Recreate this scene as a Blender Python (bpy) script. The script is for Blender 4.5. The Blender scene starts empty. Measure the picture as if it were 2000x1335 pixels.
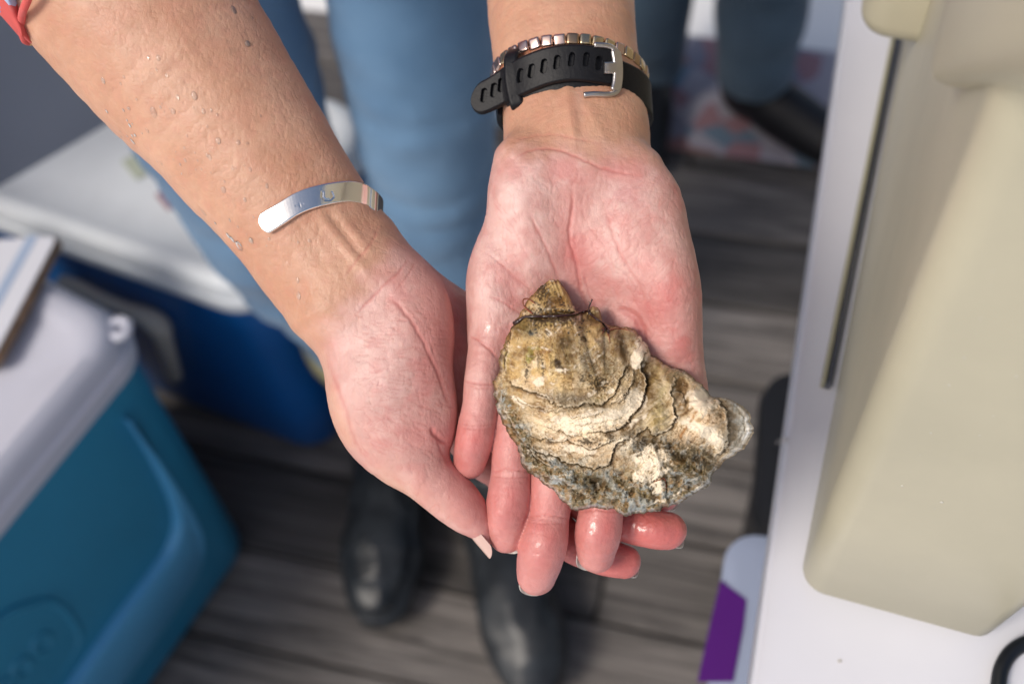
import bpy, bmesh, math, random
import numpy as np
from mathutils import Vector, Matrix
random.seed(7)
SC = bpy.context.scene
COL = SC.collection

# ------------------------------------------------------------------ camera, world, sun, exposure
FPX = 2222.0                      # focal length in pixels of the 2000 px wide photograph (40 mm lens)
PITCH, ROLL, CAMH, D0 = 57.8, 8.2, 1.32, 0.424
_p, _r = math.radians(PITCH), math.radians(ROLL)
_U0 = np.array([0, math.sin(_p), math.cos(_p)])
CAM = np.array([0, 0, CAMH])
FW = np.array([0, math.cos(_p), -math.sin(_p)])
RT = math.cos(_r) * np.array([1., 0, 0]) - math.sin(_r) * _U0
UP = math.sin(_r) * np.array([1., 0, 0]) + math.cos(_r) * _U0
cam = bpy.data.objects.new('camera', bpy.data.cameras.new('camera'))
COL.objects.link(cam)
cam.matrix_world = Matrix(((RT[0], UP[0], -FW[0], CAM[0]), (RT[1], UP[1], -FW[1], CAM[1]), (RT[2], UP[2], -FW[2], CAM[2]), (0, 0, 0, 1)))
cam.data.lens = FPX / 2000 * 36
cam.data.sensor_width = 36
cam.data.clip_start = 0.02
cam.data.clip_end = 300
cam.data.dof.use_dof = True
cam.data.dof.focus_distance = D0 - 0.006
cam.data.dof.aperture_fstop = 6.2
cam.data.dof.aperture_blades = 9
SC.camera = cam

SUN_EL, SUN_AZ = 50.0, 238.0      # azimuth: direction the light comes from, degrees clockwise from +y
world = bpy.data.worlds.new('World'); SC.world = world; world.use_nodes = True
wn = world.node_tree.nodes; bg = wn['Background']
sky = wn.new('ShaderNodeTexSky'); sky.sky_type = 'NISHITA'; sky.sun_disc = False
sky.sun_elevation = math.radians(SUN_EL); sky.sun_rotation = math.radians(SUN_AZ)
sky.air_density = 1.0; sky.dust_density = 4.0; sky.ozone_density = 1.0
world.node_tree.links.new(sky.outputs[0], bg.inputs[0]); bg.inputs[1].default_value = 0.095
sun = bpy.data.objects.new('sun', bpy.data.lights.new('sun', 'SUN')); COL.objects.link(sun)
sun.data.energy = 1.5; sun.data.angle = math.radians(18); sun.data.color = (1.0, 0.93, 0.84)
_e, _a = math.radians(SUN_EL), math.radians(SUN_AZ)
sdir = Vector((math.sin(_a) * math.cos(_e), math.cos(_a) * math.cos(_e), math.sin(_e)))
sun.rotation_euler = sdir.to_track_quat('Z', 'Y').to_euler()
SC.view_settings.view_transform = 'Standard'; SC.view_settings.look = 'None'
SC.view_settings.gamma = 1; SC.view_settings.use_curve_mapping = False
SC.view_settings.exposure = 0.36
SC.render.engine = 'CYCLES'
SC.cycles.use_denoising = True
SC.cycles.max_bounces = 8

# ------------------------------------------------------------------ measuring helpers
def ray(px, py):
    return FW + RT * (px - 1000) / FPX + UP * (667.5 - py) / FPX
def onz(px, py, z=0.0):           # the point at height z seen there in the photograph
    d = ray(px, py); return CAM + d * (z - CAMH) / d[2]
def ondepth(px, py, t):
    return CAM + ray(px, py) * t
def oony(px, py, y):
    d = ray(px, py); return CAM + d * y / d[1]
# hand space: millimetres, x right, y up, z toward the viewer, origin 424 mm in front of the lens
def L2W(P):
    P = np.asarray(P, float).reshape(-1, 3)
    return CAM + (P[:, :1] * RT + P[:, 1:2] * UP - (P[:, 2:3]) * FW) / 1000 + FW * D0
def pt(px, py, z):
    d = D0 * 1000 - z
    return np.array([(px - 1000) / FPX * d, (667.5 - py) / FPX * d, z])
def topx(P):
    d = D0 * 1000 - P[:, 2]
    return 1000 + P[:, 0] * FPX / d, 667.5 - P[:, 1] * FPX / d
def smooth(pts, n=6, closed=False):
    P = np.asarray(pts, float); m = len(P); out = []
    rng = range(m) if closed else range(m - 1)
    for i in rng:
        if closed: a, b, c, d = P[i - 1], P[i], P[(i + 1) % m], P[(i + 2) % m]
        else: a, b, c, d = P[max(i - 1, 0)], P[i], P[i + 1], P[min(i + 2, m - 1)]
        for k in range(n):
            t = k / n
            out.append(0.5 * (2 * b + (c - a) * t + (2 * a - 5 * b + 4 * c - d) * t * t + (3 * b - a - 3 * c + d) * t ** 3))
    if not closed: out.append(P[-1])
    return np.array(out)

# noise
def _hash(ix, iy, iz, seed):
    h = (ix.astype(np.int64) * 374761393 + iy.astype(np.int64) * 668265263 + iz.astype(np.int64) * 2147483647 + seed * 974634777) & 0xffffffff
    h = ((h ^ (h >> 13)) * 1274126177) & 0xffffffff
    h = h ^ (h >> 16)
    return (h & 0xffff).astype(np.float32) / 32767.5 - 1
def vnoise(P, f=1.0, seed=0):
    Q = np.asarray(P, np.float32) * f
    I = np.floor(Q); u = Q - I; u = u * u * (3 - 2 * u); I = I.astype(np.int64)
    x, y, z = I[:, 0], I[:, 1], I[:, 2]; r = 0
    for dx in (0, 1):
        for dy in (0, 1):
            for dz in (0, 1):
                w = (u[:, 0] if dx else 1 - u[:, 0]) * (u[:, 1] if dy else 1 - u[:, 1]) * (u[:, 2] if dz else 1 - u[:, 2])
                r = r + w * _hash(x + dx, y + dy, z + dz, seed)
    return r
def fbm(P, f=1.0, o=4, seed=0, g=0.5):
    r = 0; a = 1
    for k in range(o):
        r = r + a * vnoise(P, f * 2 ** k, seed + k * 17); a *= g
    return r
def sstep(a, b, x):
    t = np.clip((x - a) / (b - a), 0, 1); return t * t * (3 - 2 * t)

# ------------------------------------------------------------------ scene helpers
def props(o, label=None, cat=None, group=None, kind=None):
    if label: o['label'] = label
    if cat: o['category'] = cat
    if group: o['group'] = group
    if kind: o['kind'] = kind
    return o
def thing(name, label, cat, loc=(0, 0, 0), group=None):
    o = bpy.data.objects.new(name, None); COL.objects.link(o); o.location = Vector(loc); o.empty_display_size = 0.05
    return props(o, label, cat, group)
def wloc(o):
    v = Vector((0, 0, 0))
    while o is not None: v += o.location; o = o.parent
    return v
def mesh(name, V, F, m, parent=None, sm=True, base=None, col=None, attrs=None):
    """V in world metres; F list of faces or int array of quads. The origin goes to base (or the parent's)."""
    V = np.asarray(V, float)
    me = bpy.data.meshes.new(name)
    o = bpy.data.objects.new(name, me); COL.objects.link(o)
    if parent is not None: o.parent = parent; off = np.array(wloc(parent))
    else:
        off = np.array(base) if base is not None else np.array([V[:, 0].mean(), V[:, 1].mean(), V[:, 2].min()])
        o.location = Vector(off)
    Vl = V - off
    if isinstance(F, np.ndarray):
        k = F.shape[1]
        me.vertices.add(len(Vl)); me.vertices.foreach_set('co', Vl.astype(np.float32).ravel())
        me.loops.add(F.size); me.loops.foreach_set('vertex_index', F.astype(np.int32).ravel())
        me.polygons.add(len(F)); me.polygons.foreach_set('loop_start', np.arange(0, F.size, k, dtype=np.int32))
        me.update(calc_edges=True); me.validate()
    else:
        me.from_pydata([tuple(v) for v in Vl], [], F); me.update()
    if sm is True: me.polygons.foreach_set('use_smooth', np.ones(len(me.polygons), bool))
    elif sm: 
        me.polygons.foreach_set('use_smooth', np.ones(len(me.polygons), bool)); me.set_sharp_from_angle(angle=math.radians(sm))
    if m is not None: me.materials.append(m)
    if col is not None:
        a = me.color_attributes.new('Col', 'FLOAT_COLOR', 'POINT')
        c = np.ones((len(V), 4), np.float32); c[:, :3] = col; a.data.foreach_set('color', c.ravel())
    for n, v in (attrs or {}).items():
        a = me.attributes.new(n, 'FLOAT', 'POINT'); a.data.foreach_set('value', np.asarray(v, np.float32))
    return o
def fix_normals(o):
    bm = bmesh.new(); bm.from_mesh(o.data); bmesh.ops.recalc_face_normals(bm, faces=bm.faces); bm.to_mesh(o.data); bm.free()
def bevel(o, w, seg=2, ang=35):
    md = o.modifiers.new('bevel', 'BEVEL'); md.width = w; md.segments = seg; md.limit_method = 'ANGLE'; md.angle_limit = math.radians(ang)
    return o
def loft(rings, cap=True, closed=True):
    n = len(rings[0]); V = np.concatenate(rings); F = []
    for i in range(len(rings) - 1):
        for j in range(n if closed else n - 1):
            a, b = i * n + j, i * n + (j + 1) % n
            F.append((a, b, b + n, a + n))
    if cap: F.append(tuple(range(n - 1, -1, -1))); F.append(tuple((len(rings) - 1) * n + j for j in range(n)))
    return V, F
def round_poly(P, r, n=6):
    P = [np.array(p[:2], float) for p in P]; out = []
    for i in range(len(P)):
        a, b, c = P[i - 1], P[i], P[(i + 1) % len(P)]
        u = (a - b) / np.linalg.norm(a - b); v = (c - b) / np.linalg.norm(c - b)
        rr = r[i] if hasattr(r, '__len__') else r
        half = math.acos(max(-1, min(1, u @ v))) / 2
        t = rr / math.tan(half); w = (u + v) / np.linalg.norm(u + v); ctr = b + w * rr / math.sin(half)
        s, e = b + u * t - ctr, b + v * t - ctr
        a0 = math.atan2(s[1], s[0]); a1 = math.atan2(e[1], e[0]); da = (a1 - a0 + math.pi) % (2 * math.pi) - math.pi
        for k in range(n + 1):
            q = a0 + da * k / n; out.append(ctr + rr * np.array([math.cos(q), math.sin(q)]))
    return np.array(out)
def at_z(P, z): return np.column_stack([P[:, :2], np.full(len(P), z)])
def scaled(P, s, c=None):
    c = P[:, :2].mean(0) if c is None else c
    return c + (P[:, :2] - c) * s
def inset(P, d):
    c = P[:, :2].mean(0); v = P[:, :2] - c; L = np.linalg.norm(v, axis=1, keepdims=True); return c + v * (L - d) / L
def tube(path, r, n=10, cap=True):
    P = np.asarray(path, float); m = len(P); r = np.broadcast_to(r, (m,)); T = np.gradient(P, axis=0)
    T /= np.linalg.norm(T, axis=1, keepdims=True) + 1e-12
    up = np.array([0, 0, 1.]) if abs(T[0][2]) < .9 else np.array([1., 0, 0]); rings = []
    N = np.cross(T[0], up); N /= np.linalg.norm(N)
    for i in range(m):
        N = N - T[i] * (N @ T[i]); N /= np.linalg.norm(N); B = np.cross(T[i], N)
        q = np.linspace(0, 2 * math.pi, n, endpoint=False)[:, None]
        rings.append(P[i] + r[i] * (np.cos(q) * N + np.sin(q) * B))
    return loft(rings, cap)
def box_pts(c, u, v, w, a, b, h):    # centre of the bottom, axes u v w, half extents a b, height h
    c, u, v, w = map(np.array, (c, u, v, w)); P = []
    for z in (0, h):
        for s, t in ((-1, -1), (1, -1), (1, 1), (-1, 1)): P.append(c + u * a * s + v * b * t + w * z)
    return np.array(P), [(3, 2, 1, 0), (4, 5, 6, 7), (0, 1, 5, 4), (1, 2, 6, 5), (2, 3, 7, 6), (3, 0, 4, 7)]
X3, Y3, Z3 = np.eye(3)

# ------------------------------------------------------------------ materials
def nt(name):
    m = bpy.data.materials.new(name); m.use_nodes = True
    return m, m.node_tree.nodes, m.node_tree.links, m.node_tree.nodes['Principled BSDF']
def plain(name, c, rough=.5, metal=0, var=.08, scale=8, bump=0, bscale=60, coat=0, spec=.5, c2=None, stretch=(1, 1, 1), trans=0, ior=1.45, coords='Object'):
    m, N, L, b = nt(name)
    tc = N.new('ShaderNodeTexCoord'); mp = N.new('ShaderNodeMapping'); mp.inputs['Scale'].default_value = stretch
    L.new(tc.outputs[coords], mp.inputs[0])
    n = N.new('ShaderNodeTexNoise'); n.inputs['Scale'].default_value = scale; n.inputs['Detail'].default_value = 6; n.inputs['Roughness'].default_value = .6
    L.new(mp.outputs[0], n.inputs['Vector'])
    rp = N.new('ShaderNodeValToRGB'); rp.color_ramp.elements[0].position = .3; rp.color_ramp.elements[1].position = .7
    lo = c2 if c2 else tuple(x * (1 - var) for x in c); hi = tuple(min(1, x * (1 + var)) for x in c)
    rp.color_ramp.elements[0].color = (*lo, 1); rp.color_ramp.elements[1].color = (*hi, 1)
    L.new(n.outputs[0], rp.inputs[0]); L.new(rp.outputs[0], b.inputs['Base Color'])
    b.inputs['Roughness'].default_value = rough; b.inputs['Metallic'].default_value = metal
    b.inputs['Coat Weight'].default_value = coat; b.inputs['Coat Roughness'].default_value = .15
    b.inputs['Specular IOR Level'].default_value = spec; b.inputs['IOR'].default_value = ior
    b.inputs['Transmission Weight'].default_value = trans
    if bump:
        n2 = N.new('ShaderNodeTexNoise'); n2.inputs['Scale'].default_value = bscale; n2.inputs['Detail'].default_value = 4
        L.new(mp.outputs[0], n2.inputs['Vector'])
        bp = N.new('ShaderNodeBump'); bp.inputs['Strength'].default_value = bump; bp.inputs['Distance'].default_value = .002
        L.new(n2.outputs[0], bp.inputs['Height']); L.new(bp.outputs[0], b.inputs['Normal'])
    return m

# ================================================================== THE SETTING
M_wood = []
def wood(name, dark, light):
    m, N, L, b = nt(name)
    tc = N.new('ShaderNodeTexCoord'); mp = N.new('ShaderNodeMapping'); mp.inputs['Scale'].default_value = (1.8, 34, 10)
    oi = N.new('ShaderNodeObjectInfo'); ad = N.new('ShaderNodeVectorMath'); ad.operation = 'ADD'
    mu = N.new('ShaderNodeMath'); mu.operation = 'MULTIPLY'; mu.inputs[1].default_value = 37.
    L.new(oi.outputs['Random'], mu.inputs[0]); L.new(mu.outputs[0], ad.inputs[1]); L.new(tc.outputs['Object'], ad.inputs[0]); L.new(ad.outputs[0], mp.inputs[0])
    n = N.new('ShaderNodeTexNoise'); n.inputs['Scale'].default_value = 2.2; n.inputs['Detail'].default_value = 8; n.inputs['Roughness'].default_value = .68; n.inputs['Distortion'].default_value = .8
    L.new(mp.outputs[0], n.inputs['Vector'])
    rp = N.new('ShaderNodeValToRGB'); e = rp.color_ramp.elements
    e[0].position = .34; e[0].color = (*dark, 1); e[1].position = .68; e[1].color = (*light, 1)
    L.new(n.outputs[0], rp.inputs[0])
    hs = N.new('ShaderNodeHueSaturation'); mr = N.new('ShaderNodeMapRange'); mr.inputs['To Min'].default_value = .6; mr.inputs['To Max'].default_value = 1.35
    L.new(oi.outputs['Random'], mr.inputs[0]); L.new(mr.outputs[0], hs.inputs['Value']); L.new(rp.outputs[0], hs.inputs['Color'])
    L.new(hs.outputs[0], b.inputs['Base Color']); b.inputs['Roughness'].default_value = .62
    bp = N.new('ShaderNodeBump'); bp.inputs['Strength'].default_value = .4; bp.inputs['Distance'].default_value = .002
    L.new(n.outputs[0], bp.inputs['Height']); L.new(bp.outputs[0], b.inputs['Normal'])
    return m
m_plank = wood('weathered_plank', (.032, .028, .026), (.22, .20, .185))
m_ground = plain('sunlit_concrete', (.88, .87, .85), .8, var=.06, scale=3)  # near-white albedo: sunlight on the ground past the deck is put into the colour
m_sub = plain('dark_subfloor', (.02, .018, .017), .9)

GZ = -0.03
s = 60.
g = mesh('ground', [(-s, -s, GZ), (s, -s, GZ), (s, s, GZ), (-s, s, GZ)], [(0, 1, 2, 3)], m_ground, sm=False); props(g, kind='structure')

# deck: planks run along pu; each is a piece of its own
pu = onz(1300, 1100) - onz(450, 930); pu /= np.linalg.norm(pu); pv = np.array([-pu[1], pu[0], 0.])
deck0 = np.array([0, .7, 0.])
V, F = box_pts(deck0 + pv * -.12 + [0, 0, -.026], pu, pv, Z3, 1.9, .826, .012)
deck = mesh('deck', V, F, m_sub, sm=False, base=deck0); props(deck, kind='structure')
PW, rng = .118, random.Random(3)
plank_mesh = {}
for row in range(-8, 6):
    x = -1.9 + rng.uniform(-.9, 0)
    while x < 1.9:
        ln = 1.15; a, b2 = max(x, -1.9), min(x + ln, 1.9); x += ln
        if b2 - a < .1: continue
        key = round(b2 - a, 3)
        if key not in plank_mesh:
            w = PW / 2 - .0022
            V, F = box_pts(tuple(deck0), X3, Y3, Z3, (b2 - a) / 2 - .0015, w, .014)
            o = mesh('plank', V, F, m_plank, sm=False, parent=deck); bevel(o, .0018, 1); plank_mesh[key] = o.data; 
        else:
            o = bpy.data.objects.new('plank', plank_mesh[key]); COL.objects.link(o); o.parent = deck; bevel(o, .0018, 1)
        c = pu * (a + b2) / 2 + pv * (row * PW + PW / 2)
        o.location = Vector((c[0], c[1], -.0142 + rng.uniform(-.0008, .0006)))
        o.rotation_euler = (0, 0, math.atan2(pu[1], pu[0]))

# patterned mat behind the people
m, N, L, b = nt('woven_mat')
tc = N.new('ShaderNodeTexCoord'); vo = N.new('ShaderNodeTexVoronoi'); vo.inputs['Scale'].default_value = 24
L.new(tc.outputs['Object'], vo.inputs['Vector']); rp = N.new('ShaderNodeValToRGB'); rp.color_ramp.interpolation = 'CONSTANT'
cr = rp.color_ramp; cr.elements[0].color = (.33, .31, .35, 1); cr.elements[1].position = .3; cr.elements[1].color = (.30, .17, .19, 1)
for p_, c_ in ((.42, (.14, .20, .26)), (.6, (.40, .37, .41)), (.78, (.2, .2, .25)), (.9, (.24, .13, .13))):
    e = cr.elements.new(p_); e.color = (*c_, 1)
sx = N.new('ShaderNodeSeparateColor'); L.new(vo.outputs['Color'], sx.inputs[0]); L.new(sx.outputs[0], rp.inputs[0]); L.new(rp.outputs[0], b.inputs['Base Color']); b.inputs['Roughness'].default_value = .9
c0, c1 = onz(1410, 130), onz(1390, 250)
V, F = box_pts(((c0 + c1) / 2)[0:2].tolist() + [.001], pu, pv, Z3, .46, .12, .006)
mat_o = mesh('floor_mat', V, F, m, sm=False); bevel(mat_o, .002, 1)
props(mat_o, 'patterned red blue and grey mat under the bystander at the far deck edge', 'mat')

# ---- grey panel wall
m_wall = plain('grey_panel', (.225, .245, .30), .55, var=.05, scale=2.5)
zl = .40
Lp, Tp, Cp = onz(15, 405, zl), onz(270, 255, zl), onz(472, 565, zl)
wu = (Tp - Lp); wu[2] = 0; wu /= np.linalg.norm(wu); wnrm = np.array([-wu[1], wu[0], 0.])
wc = Lp + wnrm * .06; wc[2] = GZ
V, F = box_pts(wc - wu * .15, wu, wnrm, Z3, .55, .02, 1.15)
w_ = mesh('grey_wall', V, F, m_wall, sm=False); bevel(w_, .004, 2); props(w_, 'smooth blue-grey panel wall standing behind the far white-lidded cooler', 'wall')

# ---- coolers
def plastic(name, c, rough=.38, **k): return plain(name, c, rough, bump=.12, bscale=250, **k)
m_teal = plastic('teal_plastic', (.020, .21, .36), .42, var=.12, scale=3)
m_teal_lit = plastic('teal_plastic_lit', (.09, .36, .62), .4, var=.05)  # paler copy of the teal: light on the up-facing moulding painted as colour
m_navy = plastic('navy_plastic', (.006, .095, .32), .36, var=.15, scale=4)
m_lid = plastic('white_lid_plastic', (.53, .54, .62), .34, var=.04, scale=5)
m_lid2 = plain('scuffed_lid_plastic', (.74, .78, .82), .45, c2=(.60, .63, .66), scale=5, bump=.1, bscale=90)
m_handle = plastic('grey_handle_plastic', (.55, .52, .47), .5)

def cooler(name, label, B, ua, la, ub, lb, ztop, zbot, taper, r, mbody, mlid, lidh):
    """B nearest top corner, running la along ua and lb along ub"""
    ua, ub = [np.append(x[:2] / np.linalg.norm(x[:2]), 0) for x in (ua, ub)]
    c = B[:2] + ua[:2] * la / 2 + ub[:2] * lb / 2
    P = np.array([B[:2], B[:2] + ua[:2] * la, B[:2] + ua[:2] * la + ub[:2] * lb, B[:2] + ub[:2] * lb])
    if np.cross(P[1] - P[0], P[2] - P[1]) < 0: P = P[::-1]
    out = round_poly(P, r, 8)
    t = thing(name, label, 'cooler', (c[0], c[1], zbot))
    H = ztop - lidh
    rings = []
    for f, ins in ((0, .018), (.015, .006), (.05, 0), (.35, 0), (.7, 0), (.97, 0), (1, .002)):
        z = zbot + (H - zbot) * f; rings.append(at_z(inset(out, taper * (1 - f) + ins), z))
    V, F = loft(rings); body = mesh('body', V, F, mbody, t, sm=50)
    rings = [at_z(inset(out, .006), H + .001), at_z(inset(out, -.008), H + .003), at_z(inset(out, -.010), H + lidh * .35), at_z(inset(out, -.009), H + lidh * .42),
             at_z(inset(out, -.003), H + lidh * .45), at_z(inset(out, -.002), H + lidh * .72), at_z(inset(out, .004), H + lidh * .9), at_z(inset(out, .016), H + lidh),
             at_z(inset(out, .034), H + lidh - .003), at_z(inset(out, .040), H + lidh - .006), at_z(inset(out, .1), H + lidh - .006)]
    V, F = loft(rings); lid = mesh('lid', V, F, mlid, t, sm=50)
    return t, body, lid, out
zt1 = .50
Bc, Ac, Cc = onz(246, 622, zt1), onz(0, 915, zt1), onz(72, 530, zt1)
c1t, c1b, c1l, c1o = cooler('picnic_cooler', 'teal cooler with pale lavender lid in the near left corner, white tray on its lid', Bc, Ac - Bc, .52, Cc - Bc, .30, zt1, 0.004, .018, .042, m_teal, m_lid, .056)
# raised boomerang moulding and oval badge on its side facing the viewer
ua1 = (Ac - Bc)[:2] / np.linalg.norm((Ac - Bc)[:2]); ub1 = (Cc - Bc)[:2] / np.linalg.norm((Cc - Bc)[:2])
nrm = np.array([ua1[1], -ua1[0], 0.]); 
if nrm[:2] @ ub1 > 0: nrm = -nrm
slope = .018 / (zt1 - .056); nf = nrm + np.array([0, 0, -slope]); nf /= np.linalg.norm(nf)
pf = np.array([Bc[0], Bc[1], zt1 - .056])
def onface(px, py, lift=0.):
    d = ray(px, py); t = ((pf + nf * lift) - CAM) @ nf / (d @ nf); return CAM + d * t
def face_piece(name, poly, h, m, parent, r=.4, mid=None):
    P = smooth(poly, 5, True); n = len(P)
    lo = np.array([onface(*p) - nf * .004 for p in P]); top0 = np.array([onface(*p) + nf * h * .6 for p in P])
    c = P.mean(0); Pi = []
    for i in range(n):
        e = P[(i + 1) % n] - P[i - 1]; q = np.array([-e[1], e[0]]) / (np.linalg.norm(e) + 1e-9); Pi.append(P[i] + q * r * 10 * (1 if area(P) > 0 else -1))
    top = np.array([onface(*p) + nf * h for p in Pi])
    V = np.concatenate([lo, top0, top]); F = []
    for k in (0, 1):
        for j in range(n): F.append((k * n + j, k * n + (j + 1) % n, (k + 1) * n + (j + 1) % n, (k + 1) * n + j))
    F.append(tuple(2 * n + j for j in range(n)))
    o = mesh(name, V, F, m, parent, sm=60); fix_normals(o); return o
def area(P): return .5 * np.sum(P[:, 0] * np.roll(P[:, 1], -1) - np.roll(P[:, 0], -1) * P[:, 1])
face_piece('side_moulding', [(236, 812), (262, 850), (292, 905), (318, 960), (330, 1010), (318, 1058), (285, 1108), (215, 1200), (115, 1340), (60, 1420), (145, 1420), (215, 1335), (300, 1220), (366, 1115), (378, 1070), (376, 1030), (352, 980), (312, 918), (272, 862)], .016, m_teal_lit, c1t, .3)
oval = [(150 + 0, 1235), (128, 1195), (95, 1170), (50, 1178), (0, 1200), (-60, 1260), (-110, 1340), (-120, 1420), (-60, 1450), (20, 1420), (90, 1340), (135, 1280)]
oi_ = smooth(oval, 6, True)
o = mesh('badge_ring', *tube(np.array([onface(*p) + nf * .002 for p in np.vstack([oi_, oi_[:1]])]), .0042, 8, False), m_teal, c1t)
for (lx, ly) in ((78, 1252), (38, 1300), (2, 1342)):
    q = np.linspace(0, 2 * math.pi, 17); ring = [onface(lx + 17 * math.cos(a) + 5 * math.sin(a), ly - 19 * math.sin(a)) + nf * .001 for a in q]
    mesh('badge_letter', *tube(np.array(ring), .0042, 6, False), m_teal, c1t)
# lid tab with its hole
tabc = onz(232, 642, zt1 - .014); q = np.linspace(0, 2 * math.pi, 25)
mesh('lid_tab', *tube([tabc + np.array([math.cos(a) * .0085, math.sin(a) * .0085, 0]) for a in q], .005, 10, False), m_lid, c1t)

u2 = Lp - Cp; v2 = np.array([-u2[1], u2[0], 0.]); v2 = v2 if v2[1] > 0 else -v2
C2 = onz(486, 578, zl)
c2t, c2b, c2l, c2o = cooler('picnic_cooler', 'dark navy cooler with scuffed white lid standing by the grey wall', C2, u2, .41, v2, .27, zl, 0.004, .012, .05, m_navy, m_lid2, .046)
# its carrying handle hanging on the side
hz = .27
def bvh_of(o_):
    from mathutils.bvhtree import BVHTree
    w = np.array(wloc(o_)); return BVHTree.FromPolygons([tuple(np.array(v.co) + w) for v in o_.data.vertices], [tuple(p.vertices) for p in o_.data.polygons])
_t = bvh_of(c2b); hp_ = []
for x, y in ((128, 556), (150, 560), (210, 590), (300, 628), (322, 672), (342, 735)):
    h = _t.ray_cast(Vector(CAM), Vector(ray(x, y)))[0]
    if h is not None: hp_.append(np.array(h) - ray(x, y) * .05)
if len(hp_) > 3: mesh('carry_handle', *tube(smooth(hp_, 5), np.interp(np.linspace(0, 1, (len(hp_) - 1) * 5 + 1), [0, .1, .5, .62, .75, 1], [.012, .009, .009, .015, .011, .009]), 10), m_handle, c2t)
# sticker patches on lid
for (px, py, w, h, c, nm) in ((330, 388, .018, .028, (.35, .2, .24), 'red_mark'), (268, 325, .02, .035, (.48, .52, .42), 'green_mark')):
    c0 = onz(px, py, zl - .0045)
    V, F = box_pts(c0, wu, wnrm, Z3, w / 2, h / 2, .0015)
    mesh('sticker', V, F, plain(nm, c, .6), c2t, sm=False)

# ---- white striped tray with wooden edge on the teal cooler
zb = zt1 + .016
tq = [onz(-150, 475, zb), onz(118, 458, zb), onz(-12, 706, zb), onz(-290, 745, zb)]
tb = thing('serving_tray', 'white tray with pale blue stripe and brown wooden edge on the teal cooler', 'tray', tuple(np.mean(tq, 0) - [0, 0, .014]))
tp = round_poly(np.array(tq)[:, :2][::-1], .006, 3)
V, F = loft([at_z(inset(tp, .004), zb - .013), at_z(tp, zb - .011), at_z(tp, zb - .003), at_z(inset(tp, .002), zb - .001)])
mesh('wooden_base', V, F, plain('tray_wood', (.22, .13, .07), .6, var=.3, scale=20, stretch=(1, 6, 1)), tb, sm=40)
V, F = loft([at_z(inset(tp, .003), zb - .0015), at_z(inset(tp, .003), zb + .001)])
mesh('white_top', V, F, plain('tray_white', (.68, .69, .74), .4, var=.02), tb, sm=False)
sa, sb, sc_, sd = onz(56, 462, zb), onz(76, 461, zb), onz(-62, 712, zb), onz(-88, 716, zb)
V = np.array([p + [0, 0, .0016] for p in (sa, sb, sc_, sd)] + [p + [0, 0, .0002] for p in (sa, sb, sc_, sd)])
mesh('blue_stripe', V, [(0, 1, 2, 3), (7, 6, 5, 4), (0, 4, 5, 1), (1, 5, 6, 2), (2, 6, 7, 3), (3, 7, 4, 0)], plain('pale_blue_print', (.36, .45, .60), .5), tb, sm=False)

# ---- white table
ZT = .80
m_table = plain('white_table_top', (.64, .65, .71), .30, c2=(.60, .61, .66), scale=3, bump=.05, bscale=30)
ta, tb_ = onz(1640, 100, ZT), onz(1467, 1335, ZT)
tu = ta - tb_; tu /= np.linalg.norm(tu); tv = np.array([tu[1], -tu[0], 0.])
o0 = tb_ - tu * .25
tab = thing('folding_table', 'white folding table at the right carrying the beige dispenser', 'table', (*(o0 + tu * .5 + tv * .38)[:2], 0))
tp = round_poly([o0, o0 + tv * .76, o0 + tv * .76 + tu * 1.1, o0 + tu * 1.1], .012, 4)
if area(tp) < 0: tp = tp[::-1]
V, F = loft([at_z(inset(tp, .004), ZT - .04), at_z(tp, ZT - .034), at_z(tp, ZT - .005), at_z(inset(tp, .0015), ZT - .0012), at_z(inset(tp, .005), ZT)])
mesh('table_top', V, F, m_table, tab, sm=50)
m_leg = plain('grey_steel', (.25, .25, .26), .4, metal=.8)
for a_, b_ in ((.08, .06), (.08, .70), (1.02, .06), (1.02, .70)):
    p0 = o0 + tu * a_ + tv * b_; mesh('leg', *tube([[p0[0], p0[1], 0.002], [p0[0], p0[1], ZT - .041]], .013, 10), m_leg, tab, sm=50)

# ---- beige beverage dispenser
m_jug = plain('beige_plastic', (.46, .43, .32), .38, spec=.35, c2=(.415, .39, .29), scale=7, bump=.06, bscale=20)
qa, qb, qc, qd = onz(1553, 1163, ZT), onz(1908, 1262, ZT), onz(2110, 960, ZT), onz(1778, 0, ZT)
qe = qd + (qc - qa) * .75
jc = (qa + qb + qc + qd + qe) / 5
jug = thing('beverage_dispenser', 'tall beige plastic drinks dispenser with moulded latches standing on white table', 'dispenser', (*jc[:2], ZT))
JH = .36
base5 = np.array([q[:2] for q in (qa, qb, qc, qe, qd)])
flare = np.array([[.0, .0], [.030, -.012], [.05, .0], [.03, .02], [.016, .02]])
def jug_ring(z, ins=0., r=(.012, .009, .04, .03, .03)):
    f = (z - ZT) / JH
    P = round_poly(base5 + flare * f, r, 10)
    return at_z(inset(P, ins), z)
zs = [ZT + .001, ZT + .004, ZT + .012, ZT + .1, ZT + .2, ZT + .30, ZT + JH - .02, ZT + JH - .004, ZT + JH]
V, F = loft([jug_ring(zs[0], .012), jug_ring(zs[1], .004)] + [jug_ring(z) for z in zs[2:7]] + [jug_ring(zs[7], .005), jug_ring(zs[8], .02)])
o = mesh('body', V, F, m_jug, jug, sm=60); fix_normals(o)
V, F = loft([jug_ring(ZT + JH + .0005, .006), jug_ring(ZT + JH + .004, -.006), jug_ring(ZT + JH + .025, -.006), jug_ring(ZT + JH + .034, .004), jug_ring(ZT + JH + .034, .03)])
o = mesh('lid', V, F, m_jug, jug, sm=60); fix_normals(o)
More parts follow.
